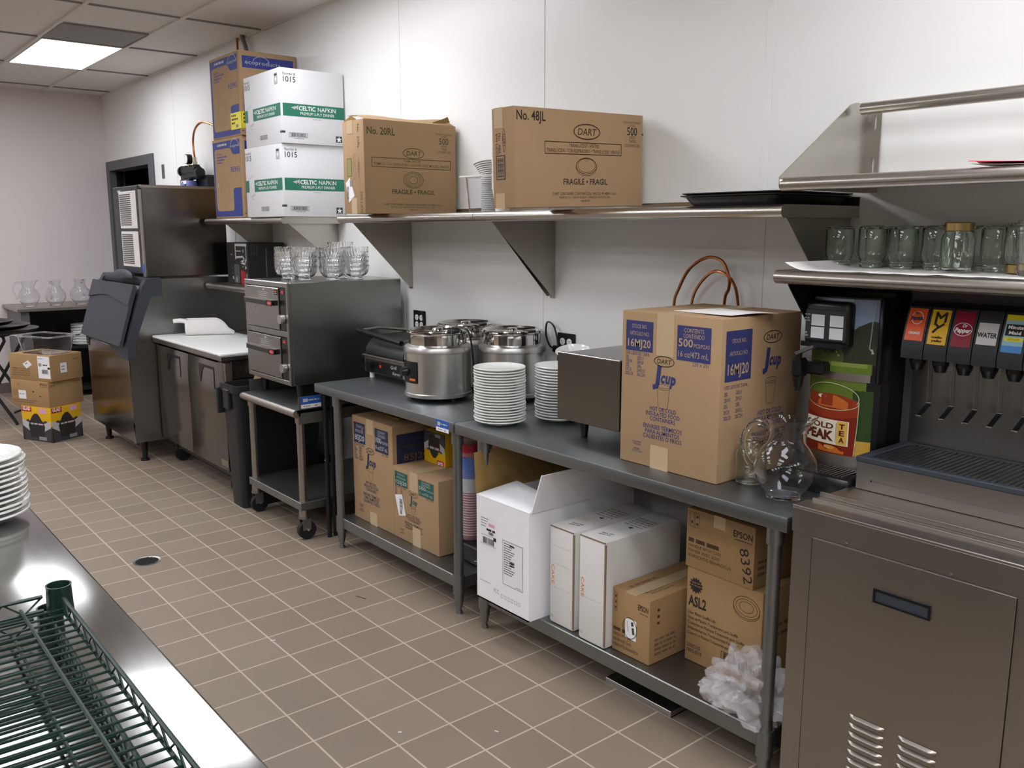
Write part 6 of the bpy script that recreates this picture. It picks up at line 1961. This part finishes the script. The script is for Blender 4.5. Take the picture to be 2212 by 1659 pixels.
ik = Ink().face((-.125, -.0755, 0), (1, 0, 0), (0, 0, 1))
ik.ring(.19, .07, .018, .018, .004, label_w, 0, -60, 120).ring(.205, .035, .025, .012, .004, label_w, 0, 20, 200).ring(.17, .02, .018, .014, .003, ink_lg, 0, 0, 150).rect(.0, .0, .02, .012, label_w)
ik.build(t)

# ------------------------------------------------------------------ far end: counter, plates, tray stand
t = thing('far_counter', 'steel topped counter with its shaded open front coloured black, against the far end wall', 'counter', (-9.75, -.55, 0))
MB().box(-.37, .37, -.56, .535, .868, .90, steel_soft, .004).build('countertop', t)
MB().box(-.32, .34, -.53, -.455, 0, .868, door_grey, .003).build('end_panel', t)
s = MB().box(-.34, -.30, -.45, .53, .1, .868, black_mt).box(-.34, .33, -.455, .53, .06, .10, black_mt).box(-.34, .33, -.455, .53, .478, .498, black_mt)  # black boards stand in for the shade under the countertop
s.build('shade_black_shelving', t, smooth=False)
fb = [None]
for i in range(13):
    lb = 'white plate in the stack on the far counter shelf' if i < 12 else 'topmost white plate of the stack on the far counter shelf'
    dup(pb_[0], loc=(-9.55, -.50, .4985 + i * .0155), label=lb, group='white plates on the far counter shelf').scale = (1.15, 1.15, 1.2)

t = thing('tray_stand', 'black folding tray stand holding round trays at the far left', 'tray stand', (-8.62, -1.47, 0))
rz = R(52)
t.rotation_euler = (0, 0, rz)
for y in (-.16, .16):
    for sgn in (-1, 1):
        MB().tube([(sgn * .24, y, .0), (sgn * .235, y, .02), (-sgn * .20, y, .72), (-sgn * .19, y, .765)], .014, black_mt, n=8).build('leg', t)
b = MB()
for sgn in (-1, 1):
    b.cyl((sgn * .19, -.19, .765), (sgn * .19, .19, .765), .013, black_mt, n=8).cyl((sgn * .235, -.17, .11), (sgn * .235, .17, .11), .009, black_mt, n=8)
b.build('rail', t)
tm_ = MB().lathe([(0, .004), (.28, .004), (.31, .012), (.345, .030), (.352, .030), (.350, .024), (.315, .0), (0, .0)], black_pl2, 56)
tr0 = tag(tm_.build('serving_tray'), 'bottom large round black tray on the far left stand', 'tray', 'round black trays', (-8.56, -1.46, .781))
tr0.scale = (1, 1, 1)
dup(tr0, loc=(-8.60, -1.50, .812), label='middle round black tray on the far left stand').scale = (.95, .95, 1)
dup(tr0, loc=(-8.66, -1.56, .843), label='topmost round black tray on the far left stand').scale = (.80, .80, 1)

t = thing('food_container', 'clear plastic storage container on top of the far stack of boxes', 'container', (-7.66, -1.24, .6855), ROT)
b = MB(); box_shell(b, .165, .10, .19, .12, .135, .003, glass_p, .03)
b.build('container_body', t)
b = MB()
P0 = ringpts(.187, .117, .135, .03); P1 = ringpts(.225, .152, .135, .03)
n_ = len(P0)
b.add([Vector(p) for p in P0] + [Vector(p) for p in P1] + [Vector(p) + Vector((0, 0, .007)) for p in P0] + [Vector(p) + Vector((0, 0, .007)) for p in P1],
      [(i, (i + 1) % n_, n_ + (i + 1) % n_, n_ + i) for i in range(n_)] + [(2 * n_ + i, 3 * n_ + i, 3 * n_ + (i + 1) % n_, 2 * n_ + (i + 1) % n_) for i in range(n_)] + [(n_ + i, n_ + (i + 1) % n_, 3 * n_ + (i + 1) % n_, 3 * n_ + i) for i in range(n_)] + [(i, 2 * n_ + i, 2 * n_ + (i + 1) % n_, (i + 1) % n_) for i in range(n_)], glass_p)
b.build('rim', t)

# ------------------------------------------------------------------ foreground counter
t = thing('prep_counter', 'long shiny steel counter in the near left foreground', 'counter', (-2.05, -2.75, 0))
MB().box(-1.30, 1.25, -.38, .408, .862, .90, mat('steel_polished_top', '#a6a5a3', .13, 1, var=.02, vscale=3, stretch=(1, 8, 8)), .006, 3).build('countertop', t)
MB().box(-1.26, 1.21, -.34, .36, .14, .862, steel).build('cabinet_body', t, smooth=False)
MB().box(-1.22, 1.17, -.30, .32, 0, .14, black_mt).build('plinth', t, smooth=False)

def wire_shelf(label, x, y, z, Lx, Ly, rz=0.):
    t = thing('wire_shelf', label, 'wire shelf', (x, y, z), rz, 'green wire shelves on the counter')
    # local: x 0..Lx along the front, y 0..-Ly to the back; z 0 bottom
    ht = .030
    wm = MB()
    n = int(Lx / .0262)
    for i in range(1, n):
        xx = Lx * i / n
        wm.cyl((xx, -.001, .008), (xx, -Ly + .001, .008), .0023, green_wire, n=6)
    wm.build('wire_mat', t)
    sp = MB()
    for yy in (-.065, -.22, -.375):
        sp.cyl((.002, yy, .0135), (Lx - .002, yy, .0135), .0032, green_wire, n=6)
    sp.build('cross_rod', t)
    for (nm, a, b_) in (('edge_truss', (.028, 0), (Lx - .028, 0)), ('edge_truss', (.028, -Ly), (Lx - .028, -Ly)), ('edge_truss', (0, -.028), (0, -Ly + .028)), ('edge_truss', (Lx, -.028), (Lx, -Ly + .028))):
        a3 = Vector((a[0], a[1], 0)); b3 = Vector((b_[0], b_[1], 0))
        m = MB()
        for zz, rr in ((.003, .0034), (ht, .0036)):
            m.cyl(a3 + Vector((0, 0, zz)), b3 + Vector((0, 0, zz)), rr, green_wire, n=7)
        k = max(6, int((b3 - a3).length / .031) // 2 * 2)
        pts = [a3.lerp(b3, i / k) + Vector((0, 0, .003 if i % 2 else ht)) for i in range(k + 1)]
        m.tube(pts, .0021, green_wire, n=5)
        m.build(nm, t)
    for cx_, cy_ in ((0, 0), (Lx, 0), (0, -Ly), (Lx, -Ly)):
        m = MB().lathe([(.0205, -.005), (.023, -.005), (.0215, .042), (.0225, .046), (.0195, .046), (.0185, .04), (.019, -.005)], green_wire, 24, (cx_, cy_, 0))
        m.build('corner_sleeve', t)
    return t
wire_shelf('lower green wire shelf of the pair lying on the steel counter', -1.735, -2.478, .9055, .915, .44, R(-1.5))
wire_shelf('upper green wire shelf of the pair lying on the steel counter', -1.712, -2.464, .9535, .915, .44, 0)
fp_ = [None]
plate_stack(-2.585, -2.475, .9005, 12, .128, .020, .0125, fp_, 'white plates in the foreground stack', ('large white plate in the foreground stack on the shiny steel counter', 'topmost large white plate of the foreground stack', 'bottom large white plate of the foreground stack'), .004, (-.004, .0005))
tag(MB().tube([(-.006, .006, .001), (-.002, .009, .001), (.004, .004, .001), (-.002, 0, .001), (.004, -.006, .001)], .0008, ink_k, n=5).build('thread_scrap'), 'tiny dark thread lying on the shiny steel counter', 'thread', None, (-1.86, -2.47, .9005))
